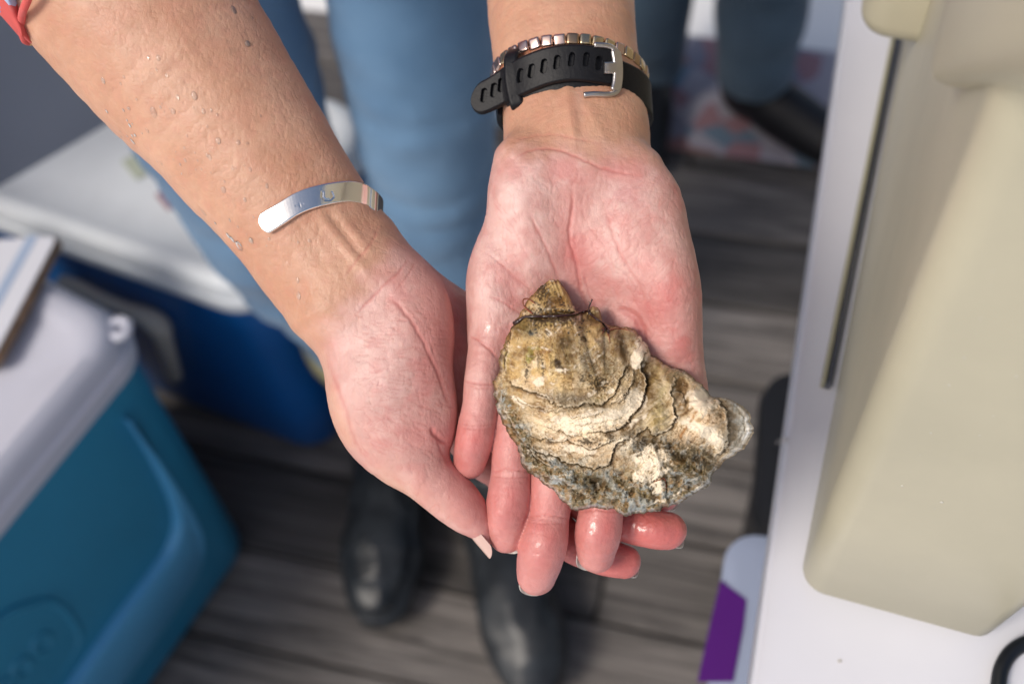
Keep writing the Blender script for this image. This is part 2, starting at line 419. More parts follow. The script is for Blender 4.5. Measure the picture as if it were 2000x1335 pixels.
# moulded blocks: px gives where their rims are seen, h their height above the table
def rounded_block(name, c, u, v, a, b_, z0, z1, r, m, parent):
    P = round_poly([(c + u * s * a + v * t * b_)[:2] for s, t in ((-1, -1), (1, -1), (1, 1), (-1, 1))], r, 8)
    if area(P) < 0: P = P[::-1]
    rings = [at_z(inset(P, r * (1 - math.sin(k))), z0 + r * (1 - math.cos(k))) for k in np.linspace(.15, math.pi / 2, 7)] + [at_z(P, z1 - .004), at_z(inset(P, .004), z1)]
    V, F = loft(rings); o = mesh(name, V, F, m, parent, sm=60); fix_normals(o); return o
fu = (qb - qa) / np.linalg.norm(qb - qa); fl = (qd - qa) / np.linalg.norm(qd - qa)
def body_hit(x, y):
    from mathutils.bvhtree import BVHTree
    o_ = [c for c in jug.children if c.name.startswith('body')][0]; w = np.array(wloc(o_))
    t = BVHTree.FromPolygons([tuple(np.array(v.co) + w) for v in o_.data.vertices], [tuple(p.vertices) for p in o_.data.polygons])
    h = t.ray_cast(Vector(CAM), Vector(ray(x, y)))[0]; return np.array(h)
k1 = body_hit(1880, 176); k1b = body_hit(1990, 172)
lu = (k1b - k1) / np.linalg.norm(k1b - k1); k3 = body_hit(1900, 90); lw = np.cross(lu, k3 - k1); lw /= np.linalg.norm(lw); lw = lw if lw @ ray(1900, 100) < 0 else -lw
lvv = np.cross(lw, lu); lvv = lvv if lvv[2] > 0 else -lvv; o2 = k1 - lu * .006
P = round_poly([(0, 0), (.15, 0), (.15, .10), (0, .10)], .013, 8); rings = []
for ins, w in ((0, -.012), (0, .005), (.0006, .0075), (.0022, .0095), (.005, .0105)):
    Q = inset(P, ins); rings.append(o2 + Q[:, :1] * lu + Q[:, 1:] * lvv + lw * w)
V, F = loft(rings); o = mesh('front_latch', V, F, m_jug, jug, sm=60); fix_normals(o)
k2 = onz(1738, 50, ZT + .10)
rounded_block('side_handle', k2 + fl * .058 + fu * .014, fl, fu, .060, .030, ZT + .085, ZT + .20, .016, m_jug, jug)
m_rail = plain('olive_beige_plastic', (.36, .35, .25), .35); m_steel = plain('dark_steel', (.13, .14, .17), .22, metal=.7, stretch=(1, 1, 1))
ra, rb = onz(1602, 745, ZT), onz(1742, 60, ZT); ru = (rb - ra) / np.linalg.norm(rb - ra); rv = np.array([ru[1], -ru[0], 0])
for nm, off, w, h, mm in (('foot_rail', .0012, .0011, .008, m_rail), ('steel_strip', .0040, .0014, .006, m_steel)):
    V, F = box_pts((ra + rb) / 2 + rv * off + [0, 0, .0005], ru, rv, Z3, np.linalg.norm(rb - ra) / 2 + .004, w, h)
    bevel(mesh(nm, V, F, mm, jug, sm=False), .0006, 2)

# ---- black cable lying on the table
cb = smooth([onz(x, y, ZT + .0045) for x, y in ((1945, 1420), (1950, 1335), (1960, 1295), (1985, 1265), (2030, 1248), (2090, 1250), (2200, 1300), (2350, 1330), (2550, 1260), (2800, 1240))], 8)
o = mesh('power_cable', *tube(cb, .0034, 12), plain('black_rubber_cable', (.006, .008, .012), .45))
props(o, 'black cable curving over the white table at its near corner', 'cable')

# ---- black crate beside the table with a clear tub on it
m_crate = plain('black_plastic', (.008, .009, .012), .55)
kz = .36
ca, cb_ = onz(1506, 745, kz), onz(1490, 1010, kz)
du = ca - cb_; Lk = np.linalg.norm(du); du /= Lk; dv = np.array([du[1], -du[0], 0.])
cc = (ca + cb_) / 2 + dv * .17
crate = thing('storage_crate', 'tall black plastic crate under the left edge of the white table', 'crate', (cc[0], cc[1], .003))
P = round_poly([(cc + du * s * (Lk / 2 + .01) + dv * t * .17)[:2] for s, t in ((-1, -1), (1, -1), (1, 1), (-1, 1))], .03, 6)
if area(P) < 0: P = P[::-1]
V, F = loft([at_z(inset(P, .012), .003), at_z(inset(P, .004), .02), at_z(P, kz - .03)]); mesh('body', V, F, m_crate, crate, sm=50)
V, F = loft([at_z(inset(P, -.008), kz - .0295), at_z(inset(P, -.01), kz - .02), at_z(inset(P, -.006), kz)]); mesh('rim', V, F, m_crate, crate, sm=50)
zt_ = .56
ta1, ta2, tm = onz(1425, 1045, zt_), onz(1380, 1400, zt_), onz(1500, 1018, zt_)
tu1 = (ta1 - ta2) / np.linalg.norm(ta1 - ta2); tv1 = np.array([tu1[1], -tu1[0], 0.])
tub = thing('plastic_tub', 'clear bluish plastic tub with a purple label below the table edge', 'tub', (*(ta1 - tu1 * .1 + tv1 * .06)[:2], kz + .003))
P = round_poly([ta1[:2], (ta1 + tv1 * .10)[:2], (ta1 + tv1 * .10 - tu1 * .2)[:2], (ta1 - tu1 * .2)[:2]], .022, 8)
if area(P) < 0: P = P[::-1]
m_tub = plain('cloudy_clear_plastic', (.30, .38, .55), .25, var=.05, trans=.35, ior=1.3)
V, F = loft([at_z(inset(P, .012), kz + .003), at_z(inset(P, .008), kz + .01), at_z(inset(P, .002), zt_ - .02), at_z(inset(P, 0), zt_ - .006), at_z(inset(P, .006), zt_)]); mesh('body', V, F, m_tub, tub, sm=50)
V, F = loft([at_z(inset(P, .001), zt_ - .016), at_z(inset(P, -.003), zt_ - .012), at_z(inset(P, -.003), zt_ + .002), at_z(inset(P, .006), zt_ + .005)]); mesh('lid', V, F, plain('pale_blue_lid', (.30, .35, .47), .3), tub, sm=50)
lp = [onz(x, y, zt_ + .0062) for x, y in ((1407, 1132), (1458, 1170), (1452, 1225), (1432, 1330), (1362, 1330), (1385, 1225))]
V = np.concatenate([np.array(lp), np.array(lp) - [0, 0, .0008]]); n = len(lp)
mesh('purple_label', V, [tuple(range(n)), tuple(range(2 * n - 1, n - 1, -1))] + [(i, i + n, (i + 1) % n + n, (i + 1) % n) for i in range(n)], plain('purple_print', (.075, .005, .16), .45), tub, sm=False)

# ================================================================== implicit surfaces (for bodies and cloth)
def seg_tube(P, A, B, ra, rb, za, zb, kz=None):
    """distance-like value of an elliptical tapered tube between A and B (xy in plane, z own radius)"""
    d = B[:2] - A[:2]; L2 = d @ d + 1e-9
    t = np.clip(((P[:, 0] - A[0]) * d[0] + (P[:, 1] - A[1]) * d[1]) / L2, 0, 1)
    cx = A[0] + t * d[0]; cy = A[1] + t * d[1]; cz = A[2] + t * (B[2] - A[2]); rx = ra + t * (rb - ra); rz = za + t * (zb - za)
    q = np.sqrt(((P[:, 0] - cx) ** 2 + (P[:, 1] - cy) ** 2) / rx ** 2 + (P[:, 2] - cz) ** 2 / rz ** 2)
    return (q - 1) * np.minimum(rx, rz)
def smin(a, b, k):
    h = np.clip(.5 + .5 * (b - a) / k, 0, 1); return b * (1 - h) + a * h - k * h * (1 - h)
CH = [None]
def culled(lo, hi): return CH[0] is not None and (np.any(CH[0][0] > hi) or np.any(CH[0][1] < lo))
class Tube:                                  # pts: (px, py, half width px, z mm, z radius mm)
    def __init__(s, pts, n=4, world=False):
        Q = smooth(pts, n)
        if world: s.C = Q[:, :3]; s.R = Q[:, 3]; s.Z = Q[:, 4]
        else:
            s.C = np.array([pt(q[0], q[1], q[3]) for q in Q]); s.R = Q[:, 2] / FPX * (D0 * 1000 - Q[:, 3]); s.Z = Q[:, 4]
        m = max(s.R.max(), s.Z.max()) + 12; s.lo = s.C.min(0) - m; s.hi = s.C.max(0) + m
    def __call__(s, P):
        out = np.full(len(P), 60., np.float32)
        if culled(s.lo, s.hi): return out
        for i in range(len(s.C) - 1):
            m = max(s.R[i], s.R[i + 1], s.Z[i], s.Z[i + 1]) + 9
            lo = np.minimum(s.C[i], s.C[i + 1]) - m; hi = np.maximum(s.C[i], s.C[i + 1]) + m
            if culled(lo, hi): continue
            k = np.nonzero(np.all((P > lo) & (P < hi), axis=1))[0]
            if len(k): out[k] = np.minimum(out[k], seg_tube(P[k], s.C[i], s.C[i + 1], s.R[i], s.R[i + 1], s.Z[i], s.Z[i + 1]))
        return out
class Tube3:                                 # round tube in plain 3-D: (x, y, z, r)
    def __init__(s, pts, n=4):
        Q = smooth(pts, n); s.C = Q[:, :3]; s.R = Q[:, 3]
    def __call__(s, P):
        out = np.full(len(P), 1e3, np.float32)
        for i in range(len(s.C) - 1):
            A, B = s.C[i], s.C[i + 1]; d = B - A; t = np.clip(((P - A) @ d) / (d @ d + 1e-9), 0, 1)
            out = np.minimum(out, np.linalg.norm(P - A - t[:, None] * d, axis=1) - (s.R[i] + t * (s.R[i + 1] - s.R[i])))
        return out
class Slab:                                  # outline in px, a tilted middle plane, half thickness and edge radius
    def __init__(s, poly, zc, T, R, n=6):    # zc: function(px,py) or number
        f = zc if callable(zc) else (lambda a, b: zc)
        Q = smooth(poly, n, True); W = np.array([pt(a, b, f(a, b)) for a, b in Q])
        s.f, s.T, s.R, s.pad = f, T, R, 14.
        s.lo = W[:, :2].min(0) - s.pad; s.hi = W[:, :2].max(0) + s.pad; s.h = .8
        nx, ny = [int(v) + 2 for v in (s.hi - s.lo) / s.h]
        gx, gy = np.meshgrid(s.lo[0] + np.arange(nx) * s.h, s.lo[1] + np.arange(ny) * s.h, indexing='ij')
        X, Y = gx.ravel(), gy.ravel(); D = np.full(len(X), 1e9); ins = np.zeros(len(X), bool)
        for i in range(len(W)):
            a, b = W[i, :2], W[(i + 1) % len(W), :2]; e = b - a
            t = np.clip(((X - a[0]) * e[0] + (Y - a[1]) * e[1]) / (e @ e + 1e-9), 0, 1)
            D = np.minimum(D, (X - a[0] - t * e[0]) ** 2 + (Y - a[1] - t * e[1]) ** 2)
            c = (a[1] > Y) != (b[1] > Y)
            with np.errstate(divide='ignore', invalid='ignore'): ins ^= c & (X < (b[0] - a[0]) * (Y - a[1]) / (b[1] - a[1]) + a[0])
        D = np.sqrt(D); s.G = np.where(ins, -D, D).reshape(nx, ny).astype(np.float32)
    def __call__(s, P):
        out = np.full(len(P), 60., np.float32)
        if CH[0] is not None and (np.any(CH[0][0][:2] > s.hi) or np.any(CH[0][1][:2] < s.lo)): return out
        k = np.nonzero((P[:, 0] > s.lo[0]) & (P[:, 0] < s.hi[0] - 2) & (P[:, 1] > s.lo[1]) & (P[:, 1] < s.hi[1] - 2))[0]
        if not len(k): return out
        Q = P[k]; u = (Q[:, :2] - s.lo) / s.h; I = u.astype(int); f = u - I; G = s.G
        i, j = np.clip(I[:, 0], 0, G.shape[0] - 2), np.clip(I[:, 1], 0, G.shape[1] - 2)
        d2 = (G[i, j] * (1 - f[:, 0]) + G[i + 1, j] * f[:, 0]) * (1 - f[:, 1]) + (G[i, j + 1] * (1 - f[:, 0]) + G[i + 1, j + 1] * f[:, 0]) * f[:, 1]
        px, py = topx(Q); zc = s.f(px, py); R = s.R
        a = d2 + R; b = (np.abs(Q[:, 2] - zc) - (s.T - R))
        out[k] = np.minimum(np.maximum(a, b), 0) + np.sqrt(np.maximum(a, 0) ** 2 + np.maximum(b, 0) ** 2) - R
        return out
class Blob:                                  # ellipsoid (px, py, z, rx px, ry px, rz mm, angle deg)
    def __init__(s, px, py, z, rx, ry, rz, ang=0):
        s.c = pt(px, py, z); k = (D0 * 1000 - z) / FPX; s.r = np.array([rx * k, ry * k, rz]); a = math.radians(ang); s.R = np.array([[math.cos(a), math.sin(a), 0], [-math.sin(a), math.cos(a), 0], [0, 0, 1]])
    def __call__(s, P):
        out = np.full(len(P), 60., np.float32); m = s.r.max() + 10
        if culled(s.c - m, s.c + m): return out
        k = np.nonzero(np.all(np.abs(P - s.c) < m, axis=1))[0]
        if len(k): out[k] = (np.linalg.norm(((P[k] - s.c) @ s.R.T) / s.r, axis=1) - 1) * s.r.min()
        return out

def surface(field, lo, hi, h, lip=1.3):
    """surface nets over a narrow band: coarse blocks first, then the blocks near the surface"""
    lo = np.array(lo, float); B = 6; H = h * B
    nb = np.ceil((np.array(hi) - lo) / H).astype(int)
    bc = np.stack(np.meshgrid(*[np.arange(k) for k in nb], indexing='ij'), -1).reshape(-1, 3)
    cf = field((lo + (bc + .5) * H).astype(np.float32))
    n = nb * B; A = np.repeat(np.repeat(np.repeat(np.where(cf < 0, -1., 1.).reshape(nb).astype(np.float32), B, 0), B, 1), B, 2)
    near = np.abs(cf) < H * .87 * lip + .5
    bk = bc[near]; off = np.stack(np.meshgrid(*[np.arange(B)] * 3, indexing='ij'), -1).reshape(-1, 3)
    bk = bk[np.lexsort((bk[:, 2], bk[:, 1] // 5, bk[:, 0] // 5))]
    for s in range(0, len(bk), 260):
        I = (bk[s:s + 260, None, :] * B + off[None]).reshape(-1, 3); Q = (lo + I * h).astype(np.float32)
        CH[0] = (Q.min(0), Q.max(0)); A[I[:, 0], I[:, 1], I[:, 2]] = field(Q)
    CH[0] = None
    S = A < 0
    c = np.zeros(tuple(n - 1), np.int8)
    for dx in (0, 1):
        for dy in (0, 1):
            for dz in (0, 1): c += S[dx:n[0] - 1 + dx, dy:n[1] - 1 + dy, dz:n[2] - 1 + dz]
    act = (c > 0) & (c < 8); idx = np.argwhere(act); vid = np.full(act.shape, -1, np.int32); vid[act] = np.arange(len(idx))
    acc = np.zeros((len(idx), 3)); cnt = np.zeros(len(idx))
    for ax in range(3):
        o1, o2 = [k for k in range(3) if k != ax]
        for u in (0, 1):
            for v in (0, 1):
                p = idx.copy(); p[:, o1] += u; p[:, o2] += v; q = p.copy(); q[:, ax] += 1
                a, b = A[p[:, 0], p[:, 1], p[:, 2]], A[q[:, 0], q[:, 1], q[:, 2]]; k = (a < 0) != (b < 0)
                t = np.where(k, a / np.where(k, a - b, 1), 0); pos = (p - idx).astype(float); pos[:, ax] += t
                acc[k] += pos[k]; cnt[k] += 1
    V = lo + (idx + acc / cnt[:, None]) * h
    quads = []
    for ax in range(3):
        o1, o2 = (ax + 1) % 3, (ax + 2) % 3
        sl1 = [slice(1, -1)] * 3; sl1[ax] = slice(0, -1); sl2 = list(sl1); sl2[ax] = slice(1, None)
        e = np.argwhere(S[tuple(sl1)] != S[tuple(sl2)])
        off0 = np.ones(3, int); off0[ax] = 0; e = e + off0
        ok = np.all(e < np.array(act.shape), axis=1) & np.all(e >= 0, axis=1); e = e[ok]
        def g(u, v):
            p = e.copy(); p[:, o1] -= u; p[:, o2] -= v; return vid[p[:, 0], p[:, 1], p[:, 2]]
        q = np.stack([g(0, 0), g(1, 0), g(1, 1), g(0, 1)], 1)
        flip = ~S[e[:, 0], e[:, 1], e[:, 2]]
        q[flip] = q[flip][:, ::-1]
        quads.append(q[np.all(q >= 0, axis=1)])
    return V, np.concatenate(quads)

class PxMap:                                 # a raster over photograph coordinates that holds a smooth relief
    def __init__(s, x0, y0, x1, y1, h=1.0):
        s.x0, s.y0, s.h = x0, y0, h; s.A = np.zeros((int((x1 - x0) / h) + 2, int((y1 - y0) / h) + 2), np.float32)
    def line(s, pts, w, d, taper=True, n=6, jit=0.):
        """w px half width, d mm (positive = groove)"""
        Q = smooth(pts, n) if len(pts) > 2 else np.linspace(pts[0], pts[1], 6); Q = np.asarray(Q, float)
        if jit: r = np.random.RandomState(int(abs(Q[0, 0] * 7 + Q[0, 1]))); Q = Q + r.normal(0, jit, Q.shape)
        L = np.concatenate([[0], np.cumsum(np.linalg.norm(np.diff(Q, axis=0), axis=1))]); L /= L[-1]
        m = 3.2 * w + 2; i0 = max(int((Q[:, 0].min() - m - s.x0) / s.h), 0); j0 = max(int((Q[:, 1].min() - m - s.y0) / s.h), 0)
        i1 = min(int((Q[:, 0].max() + m - s.x0) / s.h), s.A.shape[0]); j1 = min(int((Q[:, 1].max() + m - s.y0) / s.h), s.A.shape[1])
        if i1 <= i0 or j1 <= j0: return
        X, Y = np.meshgrid(s.x0 + np.arange(i0, i1) * s.h, s.y0 + np.arange(j0, j1) * s.h, indexing='ij')
        best = np.full(X.shape, 1e9); bl = np.zeros(X.shape)
        for k in range(len(Q) - 1):
            a, e = Q[k], Q[k + 1] - Q[k]; t = np.clip(((X - a[0]) * e[0] + (Y - a[1]) * e[1]) / (e @ e + 1e-9), 0, 1)
            dd = (X - a[0] - t * e[0]) ** 2 + (Y - a[1] - t * e[1]) ** 2; u = dd < best
            best = np.where(u, dd, best); bl = np.where(u, L[k] + t * (L[k + 1] - L[k]), bl)
        f = d * np.exp(-best / w ** 2)
        if taper: f = f * np.clip(np.minimum(bl, 1 - bl) * 5, 0, 1)
        B = s.A[i0:i1, j0:j1]; s.A[i0:i1, j0:j1] = np.where(np.abs(f) > np.abs(B), f, B) if taper else B + f
    def blob(s, x, y, rx, ry, d, ang=0):
        a = math.radians(ang); m = max(rx, ry) * 2.6
        i0, j0 = max(int((x - m - s.x0) / s.h), 0), max(int((y - m - s.y0) / s.h), 0)
        i1, j1 = min(int((x + m - s.x0) / s.h), s.A.shape[0]), min(int((y + m - s.y0) / s.h), s.A.shape[1])
        if i1 <= i0 or j1 <= j0: return
        X, Y = np.meshgrid(s.x0 + np.arange(i0, i1) * s.h - x, s.y0 + np.arange(j0, j1) * s.h - y, indexing='ij')
        u, v = (X * math.cos(a) + Y * math.sin(a)) / rx, (-X * math.sin(a) + Y * math.cos(a)) / ry
        s.A[i0:i1, j0:j1] += d * np.exp(-(u * u + v * v))
    def __call__(s, px, py):
        u, v = (px - s.x0) / s.h, (py - s.y0) / s.h; i = np.clip(u.astype(int), 0, s.A.shape[0] - 2); j = np.clip(v.astype(int), 0, s.A.shape[1] - 2)
        ok = (u >= 0) & (v >= 0) & (u < s.A.shape[0] - 1) & (v < s.A.shape[1] - 1); f, g = u - i, v - j; A = s.A
        return np.where(ok, (A[i, j] * (1 - f) + A[i + 1, j] * f) * (1 - g) + (A[i, j + 1] * (1 - f) + A[i + 1, j + 1] * f) * g, 0)

def hitz(field, px, py, z0=30., z1=-60.):
    """local z of the surface seen at those pixels"""
    px, py = np.atleast_1d(px).astype(float), np.atleast_1d(py).astype(float)
    zz = np.arange(z0, z1, -.5); P = []
    for z in zz: d = D0 * 1000 - z; P.append(np.column_stack([(px - 1000) / FPX * d, (667.5 - py) / FPX * d, np.full(len(px), z)]))
    f = field(np.concatenate(P).astype(np.float32)).reshape(len(zz), -1); s_ = f < 0; k = s_.argmax(0); got = s_.any(0); k = np.maximum(k, 1)
    a, b = f[k - 1, np.arange(len(px))], f[k, np.arange(len(px))]
    return np.where(got, zz[k - 1] - .5 * a / (a - b + 1e-9), np.nan)

# ================================================================== THE HOLDER'S HANDS (hand space, mm)
# ---- hand B: her left hand, right in the picture, palm up, carries the oyster
armB = Tube([(1090, -700, 175, -250, 38), (1090, -420, 165, -170, 32), (1092, -150, 150, -75, 25), (1095, 0, 143, -54, 22.5), (1103, 100, 141, -42, 20.5), (1114, 160, 140, -36, 19), (1121, 215, 140, -31, 18), (1126, 270, 143, -25, 17.5), (1127, 320, 141, -19, 17), (1128, 370, 150, -15, 15)])
palmB = Slab([(992, 300), (987, 335), (978, 375), (962, 420), (946, 460), (932, 500), (922, 545), (917, 590), (915, 630), (918, 665), (935, 700), (1000, 740), (1100, 765), (1200, 760), (1290, 745), (1335, 715), (1352, 680), (1360, 640), (1363, 600), (1357, 555), (1345, 510), (1331, 465), (1318, 420), (1305, 388), (1290, 358), (1272, 335), (1265, 310), (1200, 290), (1060, 290)],
             lambda x, y: -14.5 + 0 * x, 14.5, 13.5)
thumbB = Tube([(1262, 430, 62, -9, 13), (1283, 500, 70, -6, 14), (1300, 560, 66, -5, 14), (1308, 615, 58, -6, 13), (1313, 665, 56, -8, 12.5), (1322, 720, 55, -11, 12), (1335, 780, 50, -15, 10.5), (1345, 840, 45, -18, 9.5), (1350, 885, 38, -20, 8)])
heelB = Blob(1028, 430, -9, 68, 150, 13.5, 8)
thenB = Blob(1235, 470, -8, 88, 150, 13.0, -14)
hypB = Blob(962, 575, -10, 46, 105, 11.5, 6)
hollowB = Blob(1130, 640, 16, 120, 150, 22)
fB = [Tube([(985, 560, 38, -14, 9), (962, 640, 40, -9, 9), (950, 700, 39, -6, 8.5), (941, 760, 36.5, -4, 8), (938, 795, 35, -3.8, 7.8), (930, 840, 37.5, -3.2, 8.2), (922, 878, 36.5, -4, 7.6), (917, 903, 32.5, -5.4, 6.4)]),
      Tube([(1025, 600, 42, -16, 9), (1015, 700, 43, -11, 9), (1008, 800, 42, -7, 9), (1001, 880, 41, -5, 8.8), (998, 925, 39.5, -4.6, 8.3), (994, 970, 43.5, -3.8, 9.0), (990, 1012, 42.5, -4.5, 8.4), (989, 1044, 35.5, -6.2, 6.9)]),
      Tube([(1110, 620, 45, -18, 9), (1100, 740, 46, -12, 9.5), (1088, 860, 46, -7, 9.3), (1079, 940, 45, -5, 9), (1071, 1008, 42.5, -4.6, 8.4), (1063, 1050, 47.5, -3.3, 9.4), (1054, 1092, 45, -4.2, 8.6), (1048, 1124, 38, -6.4, 7.0)]),
      Tube([(1200, 640, 45, -18, 9), (1192, 760, 45, -14, 9.2), (1184, 880, 45, -10, 9), (1178, 950, 44, -7.5, 8.8), (1174, 998, 45, -6, 9.2), (1168, 1042, 46.5, -5.6, 9.2), (1164, 1080, 38, -8.2, 7.0)])]
crB = PxMap(900, 150, 1420, 1200, 1.0)
for p, w, d in [([(1116, 362), (1118, 400), (1113, 440), (1112, 465), (1122, 500), (1130, 540), (1138, 580), (1150, 610)], 5, 1.25), ([(1034, 412), (1045, 440), (1060, 470), (1078, 510), (1090, 545)], 4, .75), ([(1112, 455), (1104, 500), (1100, 530)], 3, .4), ([(1138, 530), (1150, 570), (1168, 610)], 3.5, .55), ([(950, 492), (975, 512), (1005, 540), (1045, 575)], 3, .55), ([(1250, 585), (1240, 560), (1215, 530), (1180, 510)], 2.5, .3), ([(1262, 560), (1290, 530), (1315, 500)], 2.2, .28), ([(1185, 400), (1230, 370), (1270, 350)], 2, .2), ([(1175, 440), (1220, 405), (1265, 370)], 2, .22), ([(1195, 460), (1240, 425), (1290, 385)], 2, .2), ([(1265, 600), (1285, 560), (1320, 520)], 2, .25),
                ([(990, 318), (1020, 300), (1060, 291), (1105, 297), (1150, 318), (1200, 335), (1262, 345)], 4, .75), ([(988, 285), (1030, 268), (1080, 263), (1130, 272), (1180, 280)], 4, .35),
                ([(917, 655), (938, 668), (958, 684), (975, 702)], 3, 1.1), ([(950, 578), (975, 586), (1003, 604), (1040, 630)], 3, .7), ([(968, 500), (1000, 540), (1030, 570), (1060, 600)], 3, .35),
                ([(1205, 600), (1228, 610), (1243, 620), (1252, 640), (1262, 668)], 7, 1.5), ([(1280, 640), (1300, 632), (1330, 630)], 2, .25),
                ([(1180, 400), (1195, 450), (1215, 500), (1250, 560), (1262, 600)], 5, .5), ([(1290, 400), (1240, 440), (1190, 470), (1150, 500)], 2, .28), ([(1310, 430), (1260, 480), (1200, 520)], 2, .25), ([(1230, 420), (1215, 470), (1225, 540), (1240, 590)], 2, .25),
                ([(1130, 400), (1150, 440), (1180, 480), (1205, 540)], 2.5, .3), ([(985, 420), (1010, 460), (1040, 520), (1070, 560)], 3, .25), ([(1030, 400), (1050, 460), (1075, 510)], 2.5, .25),
                ([(903, 742), (925, 748), (970, 752)], 3.5, .35), ([(905, 751), (930, 756), (965, 760)], 2.4, .25), ([(893, 835), (930, 838), (966, 836)], 2.2, .2), ([(1010, 640), (1030, 650), (1050, 640)], 2, .3), ([(900, 826), (925, 830), (966, 828)], 2, .3), ([(952, 922), (995, 918), (1038, 922)], 2, .4), ([(953, 930), (990, 932), (1035, 930)], 1.6, .25), ([(1030, 1008), (1070, 1006), (1114, 1013)], 2, .45), ([(1032, 1018), (1070, 1022), (1112, 1022)], 1.6, .25), ([(1128, 1000), (1165, 996), (1208, 1000)], 2, .4)]:
    fg = p[0][1] > 735; crB.line(p, w * (.62 if d < 1.3 else 1), d * (.95 if fg else .45 if d < 1.3 else .5), jit=.7)
_r = np.random.RandomState(5)
for k in range(260):                          # fine palm lines
    x, y = _r.uniform(950, 1330), _r.uniform(330, 640); a = _r.uniform(-.5, .5) + (1.2 if x < 1120 else 2.0); l = _r.uniform(10, 34)
    crB.line([(x, y), (x + l * math.cos(a) * .5, y + l * math.sin(a) * .5 + 2), (x + l * math.cos(a), y + l * math.sin(a))], 1.1, _r.uniform(.07, .18), jit=.6)
softB = PxMap(900, 0, 1420, 760, 3.0)        # tendons (negative = ridge)
for p, w, d in [([(1108, 150), (1110, 200), (1118, 250), (1125, 300)], 9, -.9), ([(1140, 190), (1165, 240), (1185, 290)], 9, -.5), ([(1085, 190), (1082, 250)], 9, .3), ([(1131, 200), (1140, 270)], 8, .35)]:
    softB.line(p, w, d * .55)
def fieldB(P, cre=True):
    p = smin(palmB(P), armB(P), 9); p = smin(p, thumbB(P), 7); p = smin(p, heelB(P), 6); p = smin(p, thenB(P), 7); p = smin(p, hypB(P), 6)
    p = -smin(-p, hollowB(P), 7)
    r = p
    for k, f in enumerate(fB): r = np.minimum(r, smin(f(P), p, 3.0))
    if cre:
        px, py = topx(P); fr = sstep(-24, -13, P[:, 2] + np.where(py < 330, (330 - py) * .09, 0))
        r = r + (crB(px, py) + softB(px, py)) * fr
    return r

# ---- hand A: her right hand, left in the picture, underneath
armA = Tube([(-420, -900, 300, -10, 48), (-180, -560, 270, -12, 42), (60, -270, 236, -14, 36), (200, -80, 214, -15, 32), (330, 90, 194, -15, 29), (428, 215, 171, -15, 26), (500, 310, 157, -14.5, 23.5), (552, 378, 146, -14, 21), (600, 445, 140, -14, 19), (645, 510, 138, -14, 18), (700, 575, 130, -14, 17), (750, 640, 120, -14, 16)])
thenA = Slab([(600, 560), (620, 520), (700, 470), (760, 475), (795, 500), (826, 540), (852, 600), (873, 680), (889, 760), (893, 820), (885, 858), (868, 885), (850, 910), (800, 930), (755, 925), (722, 898), (700, 872), (681, 840), (665, 800), (650, 758), (642, 718), (630, 682), (604, 652), (580, 625)],
             lambda x, y: -9 - .0 * x, 14, 13.5)
moundA = Blob(770, 700, -4, 88, 175, 13.5, -22)
palmA = Slab([(700, 480), (745, 445), (770, 468), (797, 493), (832, 514), (872, 544), (908, 568), (960, 605), (1040, 700), (1120, 850), (1080, 960), (960, 950), (880, 880), (800, 700)],
             lambda x, y: -22 - .085 * np.clip(x - 800, -60, 160), 12, 11.5)
thumbA = Tube([(752, 770, 100, -8, 15), (775, 835, 88, -6, 14), (800, 888, 66, -5, 12), (830, 924, 53, -4, 10.5), (860, 951, 50, -4, 10), (888, 976, 48, -4, 9.5), (910, 997, 42, -4, 8.5), (929, 1018, 31, -5, 7), (943, 1038, 20, -6, 5), (952, 1052, 11, -6.5, 3.2)])
fA = [Tube([(960, 900, 40, -44, 8.5), (1050, 990, 38, -34, 8.5), (1110, 1055, 36, -27, 8), (1160, 1080, 35, -24, 8), (1195, 1090, 35.5, -23, 8), (1219, 1096, 33, -23.5, 7)]),
      Tube([(1010, 850, 42, -44, 8.5), (1110, 950, 40, -34, 8.5), (1180, 1005, 38, -26, 8.5), (1230, 1022, 38.5, -21, 8.6), (1275, 1032, 39, -18, 8.6), (1304, 1036, 37, -18.5, 7.4)]),
      Tube([(1050, 780, 42, -46, 8.5), (1150, 880, 40, -36, 8.5), (1230, 945, 36, -30, 8), (1282, 966, 33, -27, 7.5), (1296, 970, 29, -27, 6.5)]),
      Tube([(1060, 700, 38, -46, 8), (1150, 790, 34, -40, 7.5), (1220, 850, 31, -36, 7)])]
crA = PxMap(400, 250, 1360, 1140, 1.0)
